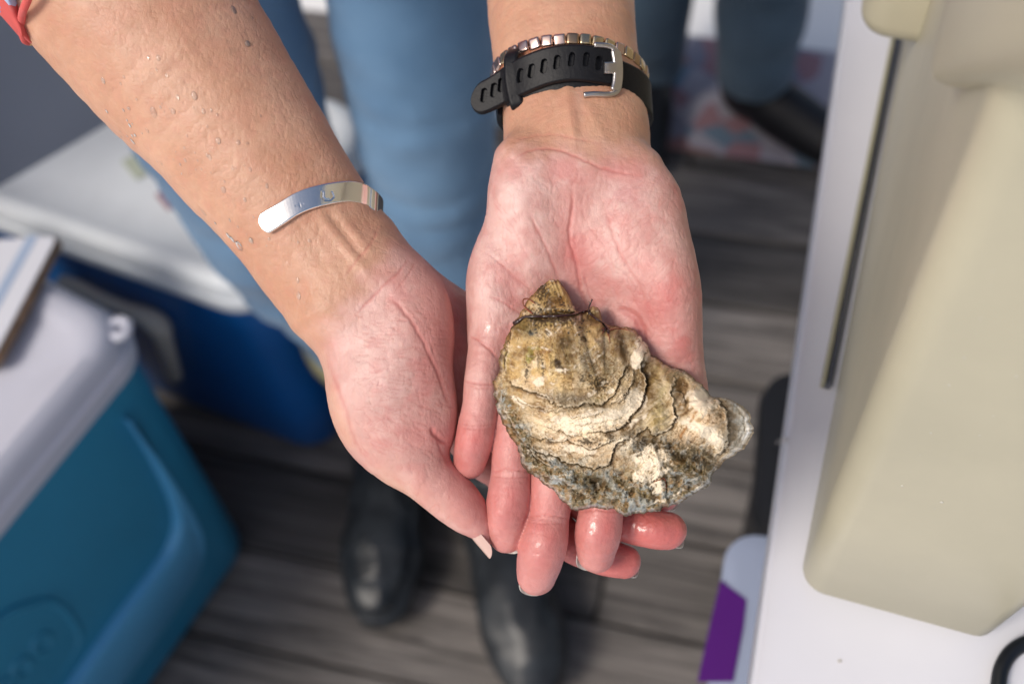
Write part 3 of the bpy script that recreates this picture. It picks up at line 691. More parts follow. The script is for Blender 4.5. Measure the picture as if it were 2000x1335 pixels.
for p, w, d in [([(742, 432), (728, 470), (700, 505), (668, 545)], 4, .5), ([(800, 502), (780, 530), (752, 555), (718, 590), (690, 620)], 4, .65), ([(812, 512), (795, 540), (770, 570)], 3, .4),
                ([(755, 578), (782, 600), (812, 640), (838, 690), (860, 740), (880, 800)], 6, 1.2), ([(765, 585), (800, 605), (830, 640)], 3, .4), ([(833, 640), (850, 700), (868, 745)], 3, .4),
                ([(842, 832), (846, 845), (860, 858), (878, 866)], 5, 1.7), ([(840, 835), (825, 828), (800, 822)], 3, .5), ([(842, 838), (850, 850), (863, 880), (880, 912)], 4, .9),
                ([(700, 675), (740, 676), (790, 686)], 2, .28), ([(690, 662), (730, 660), (780, 668)], 2, .22), ([(705, 740), (750, 738), (800, 748)], 2, .25), ([(700, 757), (745, 762), (790, 770)], 1.8, .2), ([(720, 790), (765, 796), (810, 800)], 2, .25), ([(716, 648), (760, 645)], 2, .2), ([(735, 820), (780, 818), (822, 838), (850, 842)], 2, .35), ([(750, 850), (790, 842), (830, 850)], 2, .25),
                ([(836, 1000), (850, 985), (862, 990)], 2, .4), ([(845, 1008), (862, 995)], 2, .35), ([(868, 1018), (880, 1005)], 2, .3), ([(893, 945), (880, 975), (900, 1000)], 1.8, .2),
                ([(830, 905), (870, 915), (905, 945)], 1.8, .2), ([(640, 700), (655, 745), (672, 790), (690, 850), (712, 895)], 6, .4),
                ([(1128, 1040), (1150, 1052), (1160, 1085)], 2, .3), ([(1248, 995), (1262, 1010), (1270, 1020)], 2.2, .5), ([(1238, 1020), (1258, 1022), (1275, 1012)], 2, .35)]:
    crA.line(p, w * (.62 if d < 1.5 else .9), d * (.42 if d < 1.3 else .6), jit=.7)
_r = np.random.RandomState(9)
for k in range(300):
    x, y = _r.uniform(690, 860), _r.uniform(600, 880); a = _r.uniform(-.35, .35) + (.15 if y < 800 else .6); l = _r.uniform(12, 40)
    crA.line([(x, y), (x + l * math.cos(a) * .5, y + l * math.sin(a) * .5 + 1.5), (x + l * math.cos(a), y + l * math.sin(a))], 1.1, _r.uniform(.08, .22), jit=.5)
softA = PxMap(400, 250, 900, 700, 3.0)
for p, w, d in [([(612, 400), (650, 455), (700, 515), (735, 560)], 10, -1.0), ([(655, 400), (690, 450), (735, 505)], 9, -.8), ([(635, 405), (672, 455), (715, 510)], 8, .5), ([(570, 420), (610, 480), (640, 540)], 12, .5), ([(560, 480), (590, 560), (600, 620)], 10, .35)]:
    softA.line(p, w, d * .55)
def fieldA(P, cre=True):
    p = smin(palmA(P), armA(P), 9); t = smin(thenA(P), moundA(P), 6); t = smin(t, thumbA(P), 7); p = smin(p, t, 3.5); p = smin(p, smin(armA(P), t, 9), .6)
    r = p
    for k, f in enumerate(fA): r = np.minimum(r, smin(f(P), p, 3.0))
    if cre:
        px, py = topx(P); fr = sstep(-36, -14, P[:, 2]) * sstep(-24, -14, P[:, 2] + np.where(px > 800, 30, 0))
        r = r + (crA(px, py) + softA(px, py)) * fr
    return r
HA, HB = .50, .48
VB_, FB_ = surface(lambda P: fieldB(P, False), (-30, -105, -80), (85, 155, 14), HB)
VA_, FA_ = surface(lambda P: fieldA(P, False), (-225, -95, -62), (75, 150, 26), HA)

def vnormals(V, F):
    n = np.cross(V[F[:, 2]] - V[F[:, 0]], V[F[:, 3]] - V[F[:, 1]]); N_ = np.zeros_like(V)
    for k in range(4):
        for ax in range(3): N_[:, ax] += np.bincount(F[:, k], n[:, ax], len(V))
    return N_ / (np.linalg.norm(N_, axis=1, keepdims=True) + 1e-9)
def relief(V, F, cr, so, front, extra):
    N_ = vnormals(V, F); 
    if np.mean((V - V.mean(0)) * N_) < 0: N_ = -N_
    px, py = topx(V); fr = front(V, px, py) * sstep(.05, .5, N_[:, 2]); d = (cr(px, py) + so(px, py)) * fr
    d = d - .30 * fbm(V, .075, 3, 301) - .035 * fbm(V, .45, 2, 302) + extra(V, px, py) * fr
    return V - N_ * d[:, None]
def ridges(V, px, py):                        # a network of fine skin lines
    a = np.abs(vnoise(V * [1, .6, 1], .55, 311)); b_ = np.abs(vnoise(V * [.5, 1, 1], .8, 312)); return .12 * (np.exp(-(a / .10) ** 2) + .7 * np.exp(-(b_ / .10) ** 2))
VB_ = relief(VB_, FB_, crB, softB, lambda V, px, py: sstep(-24, -13, V[:, 2] + np.where(py < 330, (330 - py) * .09, 0)), ridges)
VA_ = relief(VA_, FA_, crA, softA, lambda V, px, py: sstep(-40, -24, V[:, 2] + np.where(px > 790, 12, 0)), ridges)

# ---- skin colour
TAN, TANL = np.array([.53, .270, .168]), np.array([.63, .365, .245])
PALM, RED, PALE, BROWN = np.array([.61, .33, .295]), np.array([.56, .165, .15]), np.array([.74, .52, .47]), np.array([.40, .185, .105])
def mixc(c, d, w): w = np.clip(w, 0, 1)[:, None]; return c * (1 - w) + d * w
def g2(px, py, x, y, rx, ry=None, ang=0):
    ry = ry or rx; a = math.radians(ang); u = (px - x) * math.cos(a) + (py - y) * math.sin(a); v = -(px - x) * math.sin(a) + (py - y) * math.cos(a)
    return np.exp(-(u / rx) ** 2 - (v / ry) ** 2)
def skin_color(V, which):
    px, py = topx(V); n1 = fbm(V, .06, 3, 1); n2 = fbm(V, .16, 3, 2); n3 = fbm(V, .5, 2, 3); n4 = vnoise(V, 1.6, 8)
    if which == 'B':
        c = np.tile(TAN, (len(V), 1)); c = mixc(c, TANL, .55 + .4 * n1)
        palm = sstep(255, 345, py + 12 * n2) * sstep(-26, -14, V[:, 2] + np.clip(330 - py, 0, 100) * .1)
        c = mixc(c, PALM, palm * .95)
        pal = palm * (.35 * sstep(.0, .8, n2 + .3) )
        c = mixc(c, PALE, pal + .5 * palm * g2(px, py, 1010, 400, 60, 90) + .35 * palm * g2(px, py, 1230, 470, 70, 90) + .35 * palm * g2(px, py, 960, 560, 40, 60))
        c = mixc(c, RED, palm * (.42 * sstep(-.1, .9, fbm(V, .11, 3, 21)) + .5 * g2(px, py, 1115, 480, 34, 110) + .45 * g2(px, py, 1245, 620, 60) + .35 * g2(px, py, 1320, 620, 60, 120) + .3 * g2(px, py, 975, 700, 50)))
        c = mixc(c, RED, .55 * sstep(700, 860, py)); c = mixc(c, RED * [1.04, .82, .82], .6 * np.maximum.reduce([g2(px, py, x, y, r, r * 1.3) for x, y, r in ((922, 870, 42), (990, 990, 48), (1060, 1075, 52), (1168, 1040, 48))]) * (.8 + .35 * n2))
        for x, y in ((1072, 1012), (995, 925), (940, 828)): c = mixc(c, PALE, .12 * g2(px, py, x, y, 40, 9))
        c = mixc(c, np.array([.40, .30, .33]), .18 * palm * g2(px, py, 1215, 380, 40, 22, 20) + .14 * g2(px, py, 1130, 180, 12, 60))
    else:
        c = np.tile(TAN, (len(V), 1)); c = mixc(c, TANL, .45 + .5 * n1)
        side = (px * .62 - py * .0)      # weathered outer forearm is a little browner toward the thumb side
        c = mixc(c, BROWN, .20 * sstep(0, 1, n2) * sstep(700, 500, py))
        ax = (px - 330) * .8 - (py - 90) * .6
        c = mixc(c, np.array([.55, .32, .235]), .35 * sstep(20, 160, ax) * sstep(600, 300, py))
        palm = sstep(-30, 40, (px - 640) * .62 + (py - 560) * .5 - 40 + 12 * n2) * sstep(-26, -6, V[:, 2] + np.where(px > 790, 30, 0))
        c = mixc(c, PALM, palm * .85)
        c = mixc(c, PALE, palm * (.55 * g2(px, py, 740, 710, 70, 110, 0) + .2 * sstep(0, .8, n2)))
        c = mixc(c, RED, palm * (.30 * sstep(-.1, .9, fbm(V, .12, 3, 31)) + .55 * g2(px, py, 860, 640, 50, 110) + .5 * g2(px, py, 845, 850, 60, 40) + .35 * sstep(860, 1000, px)))
        c = mixc(c, RED, .6 * sstep(-20, 60, (px - 880) * .7 - (py - 960) * .7 + 40) * sstep(820, 900, px) * sstep(860, 900, py))
        c = mixc(c, RED * [1.05, .8, .8], .7 * sstep(1020, 1110, px))
        c = mixc(c, TANL, .6 * g2(px, py, 770, 960, 60, 26, 35) + .6 * sstep(30, 0, V[:, 2] * 0 + (px - 625) - (py - 700) * .35 + 5) * sstep(640, 700, py) * sstep(900, 850, py))
        pass
    k = crA(px, py) if which == 'A' else crB(px, py)
    c = mixc(c, RED * [.85, .62, .6], .40 * np.clip(k / .24, 0, 1))
    ret = np.abs(vnoise(V, .22, 88)) * 1.6 + .5 * np.abs(vnoise(V, .5, 89)); c = mixc(c, PALE, .04 * sstep(.35, .05, ret)); c = mixc(c, RED, .08 * sstep(.5, 1.0, ret))
    return np.clip(c * (1 + .045 * n2 + .03 * n3 + .012 * n4)[:, None], 0, 1)
def wetness(V, which):
    px, py = topx(V); n = fbm(V, .22, 3, 51)
    if which == 'B': w = np.maximum.reduce([g2(px, py, x, y, r, r * 1.2) for x, y, r in ((916, 882, 22), (986, 1030, 26), (1046, 1105, 36), (1160, 1058, 34))]) + .3 * g2(px, py, 950, 635, 22)
    else: w = np.maximum.reduce([g2(px, py, 1265, 1025, 60, 30), g2(px, py, 1190, 1080, 30, 20), .4 * g2(px, py, 920, 950, 30)])
    return np.clip(sstep(.15, .55, w + .35 * n * sstep(0, .3, w)), 0, 1) * .55
m_skin, N, L, b = nt('skin')
at = N.new('ShaderNodeAttribute'); at.attribute_name = 'Col'; L.new(at.outputs['Color'], b.inputs['Base Color'])
b.inputs['Subsurface Weight'].default_value = .18; b.inputs['Subsurface Radius'].default_value = (1, .35, .18); b.inputs['Subsurface Scale'].default_value = .0022
b.inputs['Roughness'].default_value = .43; b.inputs['Specular IOR Level'].default_value = .5
wa = N.new('ShaderNodeAttribute'); wa.attribute_name = 'wet'; L.new(wa.outputs['Fac'], b.inputs['Coat Weight']); b.inputs['Coat Roughness'].default_value = .11
tc = N.new('ShaderNodeTexCoord')
vo = N.new('ShaderNodeTexVoronoi'); vo.feature = 'DISTANCE_TO_EDGE'; vo.inputs['Scale'].default_value = 1100; vo.inputs['Randomness'].default_value = 1
mp = N.new('ShaderNodeMapping'); mp.inputs['Rotation'].default_value = (0, 0, .6); mp.inputs['Scale'].default_value = (1, .5, 1)
L.new(tc.outputs['Object'], mp.inputs[0]); L.new(mp.outputs[0], vo.inputs['Vector'])
n1 = N.new('ShaderNodeTexNoise'); n1.inputs['Scale'].default_value = 500; n1.inputs['Detail'].default_value = 4; L.new(mp.outputs[0], n1.inputs['Vector'])
mr = N.new('ShaderNodeMapRange'); mr.inputs['From Max'].default_value = .12; L.new(vo.outputs['Distance'], mr.inputs[0])
ad = N.new('ShaderNodeMath'); ad.operation = 'ADD'; L.new(mr.outputs[0], ad.inputs[0]); L.new(n1.outputs[0], ad.inputs[1])
bp = N.new('ShaderNodeBump'); bp.inputs['Strength'].default_value = .26; bp.inputs['Distance'].default_value = .0002; L.new(ad.outputs[0], bp.inputs['Height']); L.new(bp.outputs[0], b.inputs['Normal'])
cbp = N.new('ShaderNodeBump'); cbp.inputs['Strength'].default_value = .3; cbp.inputs['Distance'].default_value = .0004; n5 = N.new('ShaderNodeTexNoise'); n5.inputs['Scale'].default_value = 300; L.new(tc.outputs['Object'], n5.inputs['Vector']); L.new(n5.outputs[0], cbp.inputs['Height']); L.new(cbp.outputs[0], b.inputs['Coat Normal'])

person = thing('person', 'person in blue jeans and black boots holding out an oyster in both hands', 'person', (-.12, .62, 0))
# the arms go on, more coarsely, past the picture's edge into the sleeves
VC_, FC_ = surface(lambda P: np.maximum(armB(P), 153 - P[:, 1]), (-20, 148, -262), (75, 372, 0), 2.0)
VD_, FD_ = surface(lambda P: np.maximum(armA(P), np.minimum(P[:, 0] + 222.5, 147.5 - P[:, 1])), (-330, 30, -62), (10, 300, 40), 2.0)
Vs = np.concatenate([VA_, VB_, VC_, VD_]); Fs = np.concatenate([FA_, FB_ + len(VA_), FC_ + len(VA_) + len(VB_), FD_ + len(VA_) + len(VB_) + len(VC_)])
cs = np.concatenate([skin_color(VA_, 'A'), skin_color(VB_, 'B'), skin_color(VC_, 'B'), skin_color(VD_, 'A')]); ws = np.concatenate([wetness(VA_, 'A'), wetness(VB_, 'B'), np.zeros(len(VC_) + len(VD_))])
body = mesh('body', L2W(Vs), Fs, m_skin, person, col=cs, attrs={'wet': ws})

# ================================================================== THE OYSTER
def OC(x, y): return 930 + np.asarray(x) / 2.725, 530 + np.asarray(y) / 2.725      # drawing units of the shell study -> photograph
OUT = [(400, 45), (435, 45), (450, 60), (475, 95), (490, 120), (500, 140), (510, 165), (522, 185), (527, 205), (540, 213), (575, 217), (600, 197), (625, 187), (650, 195), (662, 215), (668, 240), (672, 265), (700, 285), (730, 290), (765, 292), (800, 297), (830, 305), (860, 325), (880, 345), (888, 372), (905, 380), (917, 400), (924, 430), (950, 455), (985, 475), (1010, 495), (1050, 512), (1085, 518), (1120, 535), (1150, 560), (1185, 590), (1210, 610), (1235, 640), (1258, 665), (1290, 668), (1330, 672), (1370, 688), (1400, 705), (1430, 725), (1450, 748), (1460, 775), (1462, 800), (1475, 825), (1478, 848), (1465, 880), (1450, 905), (1430, 940), (1400, 958), (1360, 985), (1320, 1010), (1300, 1035), (1275, 1060), (1255, 1095), (1247, 1130), (1225, 1150), (1190, 1165), (1150, 1190), (1110, 1215), (1070, 1235), (1030, 1248), (990, 1262), (950, 1278), (910, 1280), (880, 1288), (850, 1290), (820, 1298), (790, 1300), (765, 1285), (730, 1262), (690, 1262), (650, 1262), (620, 1255), (580, 1260), (545, 1272), (510, 1265), (480, 1235), (440, 1205), (420, 1170), (390, 1150), (350, 1120), (320, 1095), (285, 1075), (270, 1060), (240, 1020), (235, 980), (215, 930), (185, 890), (160, 840), (135, 790), (110, 720), (105, 690), (95, 660), (100, 620), (88, 590), (105, 560), (125, 520), (122, 480), (130, 430), (150, 380), (170, 330), (190, 290), (205, 260), (225, 235), (250, 200), (275, 150), (300, 120), (335, 85), (370, 60)]
O_C = np.array([700., 760.])
oq = smooth(OUT, 8, True); L_ = np.concatenate([[0], np.cumsum(np.linalg.norm(np.diff(np.vstack([oq, oq[:1]]), axis=0), axis=1))])
NS, NR = 1050, 260
tt = np.linspace(0, L_[-1], NS, endpoint=False); oc = np.vstack([oq, oq[:1]])
rim = np.column_stack([np.interp(tt, L_, oc[:, 0]), np.interp(tt, L_, oc[:, 1])])
r3 = np.column_stack([rim, np.zeros(NS)])
rn = (rim - O_C) / np.linalg.norm(rim - O_C, axis=1, keepdims=True)
rim = rim + rn * (5.0 * fbm(r3, .045, 3, 5) + 2.5 * vnoise(r3, .16, 6))[:, None]
lv = np.linspace(0, 1, NR) ** .8
XY = O_C + (rim - O_C)[None] * lv[:, None, None]; X, Y = XY[..., 0].ravel(), XY[..., 1].ravel(); RHO = np.repeat(lv, NS)
P2 = np.column_stack([X, Y, np.zeros(len(X))])
wx = X + 10 * fbm(P2, .02, 3, 41); wy = Y + 10 * fbm(P2, .02, 3, 42); W2 = np.column_stack([wx, wy, np.zeros(len(X))])
def polyd(pts, wob=1.0):
    """distance, side and place along a line, with a little wobble so no edge runs clean"""
    Q = smooth(pts, 5); x = X + wob * (6 * fbm(P2, .035, 3, 43) + 2.5 * vnoise(P2, .15, 45)); y = Y + wob * (6 * fbm(P2, .035, 3, 44) + 2.5 * vnoise(P2, .15, 46))
    lo, hi = Q.min(0) - 170, Q.max(0) + 170; k = np.nonzero((x > lo[0]) & (x < hi[0]) & (y > lo[1]) & (y < hi[1]))[0]
    xx, yy = x[k], y[k]; best = np.full(len(k), 1e9); side = np.ones(len(k)); pos = np.zeros(len(k)); n = len(Q) - 1
    for i in range(n):
        a, e = Q[i], Q[i + 1] - Q[i]; t = np.clip(((xx - a[0]) * e[0] + (yy - a[1]) * e[1]) / (e @ e + 1e-9), 0, 1)
        dx, dy = xx - a[0] - t * e[0], yy - a[1] - t * e[1]; d = dx * dx + dy * dy; u = d < best
        best = np.where(u, d, best); side = np.where(u, np.sign(e[0] * dy - e[1] * dx), side); pos = np.where(u, (i + t) / n, pos)
    D = np.full(len(X), 1e3); S = np.ones(len(X)); T = np.zeros(len(X)); D[k] = np.sqrt(best); S[k] = side; T[k] = pos
    return D, S, T
def ob(x, y, rx, ry=None, ang=0, w=True):
    ry = ry or rx; a = math.radians(ang); px, py = (wx, wy) if w else (X, Y)
    u = ((px - x) * math.cos(a) + (py - y) * math.sin(a)) / rx; v = (-(px - x) * math.sin(a) + (py - y) * math.cos(a)) / ry; return np.exp(-(u * u + v * v))
# large form
Z = 7.5 + 11.5 * (1 - RHO ** 2.6) + 1.5 * sstep(900, 1400, X)
for x, y, rx, ry, h, a in ((430, 500, 260, 250, 5.5, 0), (640, 830, 240, 110, 2.4, -10), (960, 790, 60, 95, 3.0, 25), (880, 640, 45, 90, -2.2, 15), (1010, 560, 45, 80, 1.6, -25), (1190, 690, 90, 70, 3.8, 35), (1260, 800, 90, 90, 3.4, 0), (1110, 640, 30, 120, -1.6, -15), (1060, 700, 26, 110, 1.5, -10), (1140, 860, 90, 60, 1.6, 0), (960, 1030, 110, 70, 3.0, 0), (900, 880, 60, 40, -1.8, 0), (1400, 830, 90, 140, -4.0, 0), (640, 1120, 60, 40, -2.6, 20), (760, 1060, 30, 90, -1.6, -30), (450, 1080, 120, 50, 1.8, 25), (420, 130, 90, 90, -3.5, 0), (450, 228, 150, 16, -2.0, 0), (430, 290, 170, 30, 1.6, 0), (620, 250, 60, 30, -1.5, 0), (870, 440, 35, 60, 2.4, 15), (790, 420, 30, 90, -2.0, -20), (1150, 1060, 120, 60, 1.2, 20), (840, 820, 70, 30, 1.6, -35), (1090, 980, 90, 20, -1.2, 10),
                           (255, 470, 16, 70, .9, 4), (320, 470, 18, 80, 1.0, 0), (395, 480, 18, 70, .9, -6), (475, 470, 22, 60, .6, -14), (190, 510, 26, 40, 1.3, 15), (630, 375, 40, 26, .9, 0), (700, 350, 40, 22, 1.0, 20), (500, 450, 200, 12, -.4, -25), (900, 250, 1, 1, 0, 0), (980, 1110, 20, 90, 1.3, -8), (860, 1090, 60, 20, 1.0, 25), (1180, 760, 90, 24, 1.0, -28), (1300, 900, 35, 35, 1.4, 0)):
    Z += 1.35 * h * ob(x, y, rx, ry, a)
rough = np.clip(sstep(.62, .95, RHO) * sstep(560, 900, Y) * sstep(1330, 1180, X) + ob(950, 940, 190, 70, 10) + ob(560, 1130, 260, 120, 15) + ob(1120, 1050, 190, 110, 20) + ob(160, 760, 60, 220, -20) + ob(760, 1150, 200, 90), 0, 1)
LINES = [([(150, 545), (185, 590), (225, 615), (265, 625), (310, 640), (350, 655), (400, 690), (450, 722), (510, 722), (560, 712), (620, 704), (680, 692), (720, 662), (745, 620), (775, 560), (800, 510), (838, 500)], 1.5, (450, 450)),
         ([(700, 690), (745, 700), (790, 660), (822, 610), (835, 560), (832, 520)], 1.0, (700, 550)), ([(190, 640), (260, 700), (340, 722), (400, 742), (470, 748), (540, 780), (620, 768), (710, 742)], .8, (450, 500)),
         ([(560, 865), (640, 852), (720, 842), (780, 812), (840, 752), (885, 700), (897, 650), (907, 610), (900, 560), (880, 520), (890, 450), (915, 410)], 1.9, (600, 600)), ([(350, 815), (420, 842), (500, 868), (560, 870)], .8, (450, 700)), ([(480, 800), (560, 812), (640, 800), (720, 790), (790, 760)], .6, (600, 600)),
         ([(180, 760), (250, 840), (310, 884), (360, 890), (430, 905), (480, 900), (540, 915), (600, 940), (660, 925), (730, 900), (800, 870)], 1.0, (450, 700)), ([(210, 880), (300, 940), (360, 965), (430, 985), (500, 1022), (580, 1038), (660, 1042), (705, 1020), (722, 975), (745, 922), (780, 902), (830, 888)], 1.9, (560, 900)),
         ([(830, 890), (880, 856), (915, 835), (940, 866), (975, 872), (1030, 832), (1056, 780), (1050, 700), (1042, 620), (1062, 580), (1040, 540)], 1.6, (960, 760)), ([(1245, 665), (1300, 700), (1335, 740), (1341, 800), (1345, 860), (1332, 910), (1310, 960), (1265, 992)], 2.4, (1200, 800)),
         ([(1055, 632), (1092, 655), (1112, 702)], .7, (1060, 700)), ([(195, 290), (172, 370), (158, 450), (150, 540)], 1.4, (300, 450)), ([(235, 1010), (300, 1060), (380, 1090), (470, 1120), (560, 1180), (640, 1200)], 1.1, (500, 1000)), ([(130, 700), (170, 780), (215, 850), (270, 930), (330, 1000), (420, 1050)], 1.2, (450, 800)),
         ([(1370, 700), (1410, 760), (1425, 830), (1400, 900), (1340, 960)], .4, (1300, 830)), ([(1000, 1100), (1005, 1150), (1015, 1200), (1020, 1235)], 1.0, (960, 1150)), ([(830, 1100), (900, 1130), (960, 1100), (1000, 1080)], .8, (920, 1050)), ([(1050, 1170), (1110, 1130), (1170, 1110), (1230, 1130)], .6, (1100, 1000)), ([(800, 300), (850, 330), (870, 380), (905, 400)], .5, (850, 400)), ([(280, 240), (350, 262), (450, 262), (540, 240)], 1.2, (420, 320))]
EDG = np.zeros(len(X)); LIP = np.zeros(len(X))
for pts, h, ref in LINES:
    D, S, T = polyd(pts, 1.5); Q = smooth(pts, 5); k = np.argmin(np.linalg.norm((Q[:-1] + Q[1:]) / 2 - ref, axis=1)); e = Q[k + 1] - Q[k]; w = np.array(ref) - Q[k]
    s = S * np.sign(e[0] * w[1] - e[1] * w[0]); tp = sstep(0, .1, T) * sstep(1, .9, T); sd = s * D
    step = sstep(-3.5, 3.5, sd); hh = 1.45 * h * tp * (1 + .35 * vnoise(P2, .02, 71))
    Z += hh * (step * np.exp(-np.maximum(sd, 0) / 48) * .75 - (1 - step) * .35 * np.exp(-np.maximum(-sd, 0) / 14))
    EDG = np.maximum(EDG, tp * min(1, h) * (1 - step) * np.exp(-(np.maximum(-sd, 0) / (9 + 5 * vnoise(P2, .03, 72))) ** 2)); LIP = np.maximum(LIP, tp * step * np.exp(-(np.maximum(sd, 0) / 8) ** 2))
# growth lines: many thin sheets round the hinge, warped
gr = np.hypot((wx - 400) * .9, wy - 180) + 26 * fbm(P2, .006, 3, 91) + 9 * vnoise(P2, .03, 92)
ph = gr / 26.; fr = ph - np.floor(ph); amp = (.12 + .22 * sstep(-.2, .6, fbm(P2, .01, 2, 93))) * sstep(300, 620, Y + .35 * X - 150)
Z += amp * (fr * .8 - sstep(.88, 1, fr) * .8); gline = sstep(.82, .95, fr) * sstep(1.0, .96, fr) * sstep(300, 620, Y)
rib = np.sin(np.arctan2(wy - 60, wx - 430) * 26 + 1.5 * fbm(P2, .008, 2, 94)); Z += .16 * rib * sstep(240, 420, Y) * sstep(760, 600, Y)
Z += .42 * fbm(P2, .022, 3, 95) + .07 * fbm(P2, .1, 3, 96)
ph2 = RHO * 22 + 1.8 * fbm(P2, .012, 3, 97); f2 = ph2 - np.floor(ph2)
Z += rough * (1.0 * fbm(P2, .03, 4, 98) + .2 * fbm(P2, .09, 2, 99) + .35 * (f2 - sstep(.85, 1, f2)))
pit = sstep(.55, .8, vnoise(P2, .075, 100)) * rough; Z -= .5 * pit
Z -= sstep(.965, 1.0, RHO) * 2.2 + sstep(.90, 1, RHO) * 1.2
# colours
cream, white, tan, olive, mud, blueg = [np.array(c) for c in ((.62, .44, .225), (.86, .74, .56), (.36, .205, .07), (.17, .12, .032), (.105, .085, .04), (.38, .42, .42))]
orange, darkb, green, black, grey, peach = [np.array(c) for c in ((.40, .21, .06), (.075, .045, .016), (.40, .38, .075), (.016, .014, .011), (.27, .25, .205), (.78, .53, .33))]
thg = np.arctan2(wy - 60, wx - 430); PA = np.column_stack([gr, thg * 95, 0 * gr]); PB = np.column_stack([gr * .12, thg * 420, 0 * gr]); st1, st2, st3 = fbm(PA, .055, 3, 111), fbm(PA, .14, 2, 112), fbm(PB, .07, 3, 113)
c = np.tile(cream, (len(X), 1)); a1, a2, a3, a4 = fbm(P2, .008, 4, 11), .55 * fbm(P2, .02, 3, 12) + .6 * st1, .5 * fbm(P2, .05, 2, 13) + .5 * st2, fbm(P2, .16, 2, 14); vf = vnoise(P2, .33, 15)
c = mixc(c, np.array([.62, .45, .21]), .8 * ob(380, 480, 330, 260)); c = mixc(c, white, .75 * sstep(-250, 250, (Y - 700) + .25 * (X - 600)) * (1 - .4 * ob(1000, 700, 120, 200))); c = mixc(c, tan, .5 * sstep(-.05, .6, a2)); c = mixc(c, white, .5 * sstep(.05, .6, fbm(P2, .015, 3, 16)))
def put(col, w, k=.9, th=None):
    global c
    if th is not None: w = sstep(th, th + .25, w + .35 * a2 + .2 * a3)
    c = mixc(c, np.array(col), k * w)
put(olive * 1.5, ob(420, 130, 120, 110), .55); put(tan, ob(500, 170, 60, 50), .5); put([.30, .235, .14], ob(640, 230, 60, 40), .8); put(olive, ob(260, 300, 110, 50), .75)
put(tan * .8, ob(600, 300, 150, 50), .6); put([.27, .21, .12], ob(680, 520, 130, 130), .7, None); put(grey, ob(600, 480, 120, 60, 30), .55); put([.42, .36, .12], ob(155, 480, 22, 90), .7)
put(green, ob(290, 440, 22, 52), .85, .35); put(green * .8, ob(310, 405, 40, 10), .8); put(green * .9, ob(640, 690, 60, 30, -20), .35); put(green * .85, ob(980, 680, 40, 90, 20), .4); put(green, ob(430, 270, 60, 10), .5)
put(orange, ob(370, 425, 34, 16), .7, .3); put([.20, .165, .12], ob(470, 680, 150, 42, 8), .75); put(grey * .9, ob(560, 715, 110, 16, -8), .7); put(peach, ob(330, 590, 50, 34), .6); put(peach, ob(520, 930, 130, 50, 8), .55)
put(white * 1.05, ob(620, 800, 190, 42, -10), .9); put(white, ob(840, 720, 60, 60), .55); put(white * .98, ob(860, 440, 42, 70), .55); put(white, ob(780, 900, 90, 26, -15), .5); put(tan, ob(680, 970, 150, 40, 5), .45)
put(darkb, ob(480, 378, 46, 36), 1., .42); put(darkb * 1.6, ob(470, 370, 90, 40), .45); put(darkb, ob(575, 355, 18, 16), .95, .42); put(darkb, ob(440, 500, 22, 48, -28), .9, .42); put(darkb * 1.4, ob(450, 450, 34, 60, -20), .5)
put(black, ob(280, 340, 26, 22), .95, .4); put(black * 2, ob(380, 322, 22, 26), .9, .42); put(blueg * .5, ob(300, 335, 50, 30), .5); put([.2, .16, .13], ob(235, 430, 60, 26), .45); put(black * 3, ob(450, 255, 180, 9), .7)
put(olive * .8, ob(870, 500, 40, 60), .85); put(darkb * 1.5, ob(900, 600, 40, 80, 10), .75); put(darkb * 2, ob(830, 830, 70, 36, -30), .7); put(olive * 1.5, ob(960, 560, 60, 70), .65); put([.34, .30, .13], ob(960, 790, 60, 80, 25), .7); put(darkb * 2, ob(940, 690, 40, 40), .5)
put([.12, .12, .115], ob(785, 400, 34, 120, -22), .75); put([.12, .12, .115], ob(800, 340, 60, 34), .5)
put([.60, .40, .17], ob(1110, 590, 46, 56), .8); put(white, ob(1190, 680, 66, 56, 40), .9); put(white * 1.02, ob(1200, 840, 130, 28, 28), .85); put(white, ob(1290, 900, 48, 42), .8); put(peach, ob(1260, 780, 80, 60), .5); put(tan, ob(1090, 680, 30, 110, -10), .55); put(grey, ob(1080, 540, 60, 18, 25), .5); put(peach, ob(1140, 890, 90, 40), .6); put(orange * 1.1, ob(1180, 790, 50, 12, -25), .4)
fl = sstep(1325, 1355, wx - 30 * sstep(900, 1000, wy)) * sstep(1010, 960, Y); c = mixc(c, np.array([.62, .61, .56]), .9 * fl); c = mixc(c, np.array([.30, .235, .13]), .45 * fl * sstep(.2, .6, a2 + .3 * np.sin(np.hypot(wx - 1200, wy - 830) / 7.)))
put(mud, rough, .80); put(olive * 1.1, rough * sstep(-.1, .4, a2), .7); put(blueg, rough * sstep(.22, .5, fbm(P2, .028, 3, 18)), .7); put([.46, .45, .40], rough * sstep(.3, .55, fbm(P2, .045, 2, 19)), .6); put(tan * 1.1, rough * sstep(.1, .5, fbm(P2, .05, 3, 20)), .5)
put(darkb * 1.2, ob(930, 930, 120, 50, 15), .75); put(darkb * 1.1, ob(1210, 1010, 120, 50, 20), .6); put([.13, .105, .06], ob(1180, 1090, 120, 60, 15), .6); put(mud * 1.1, ob(620, 1130, 150, 50, 10), .6); put(black * 2, ob(632, 1135, 20, 16), .9)
put(white, ob(950, 1020, 80, 62), .95, .38); put(white * .97, ob(870, 1085, 50, 36), .9, .42); put(white * .96, ob(960, 1130, 42, 62), .85, .45); put(blueg * 1.15, ob(430, 1110, 60, 30, 20), .8, .4); put(blueg * 1.1, ob(420, 1010, 60, 22, 30), .7, .4); put(blueg, ob(700, 1090, 20, 70, -30), .6); put(blueg, ob(900, 1230, 90, 22), .5, .35); put(blueg, ob(1130, 1120, 50, 30), .6, .4)
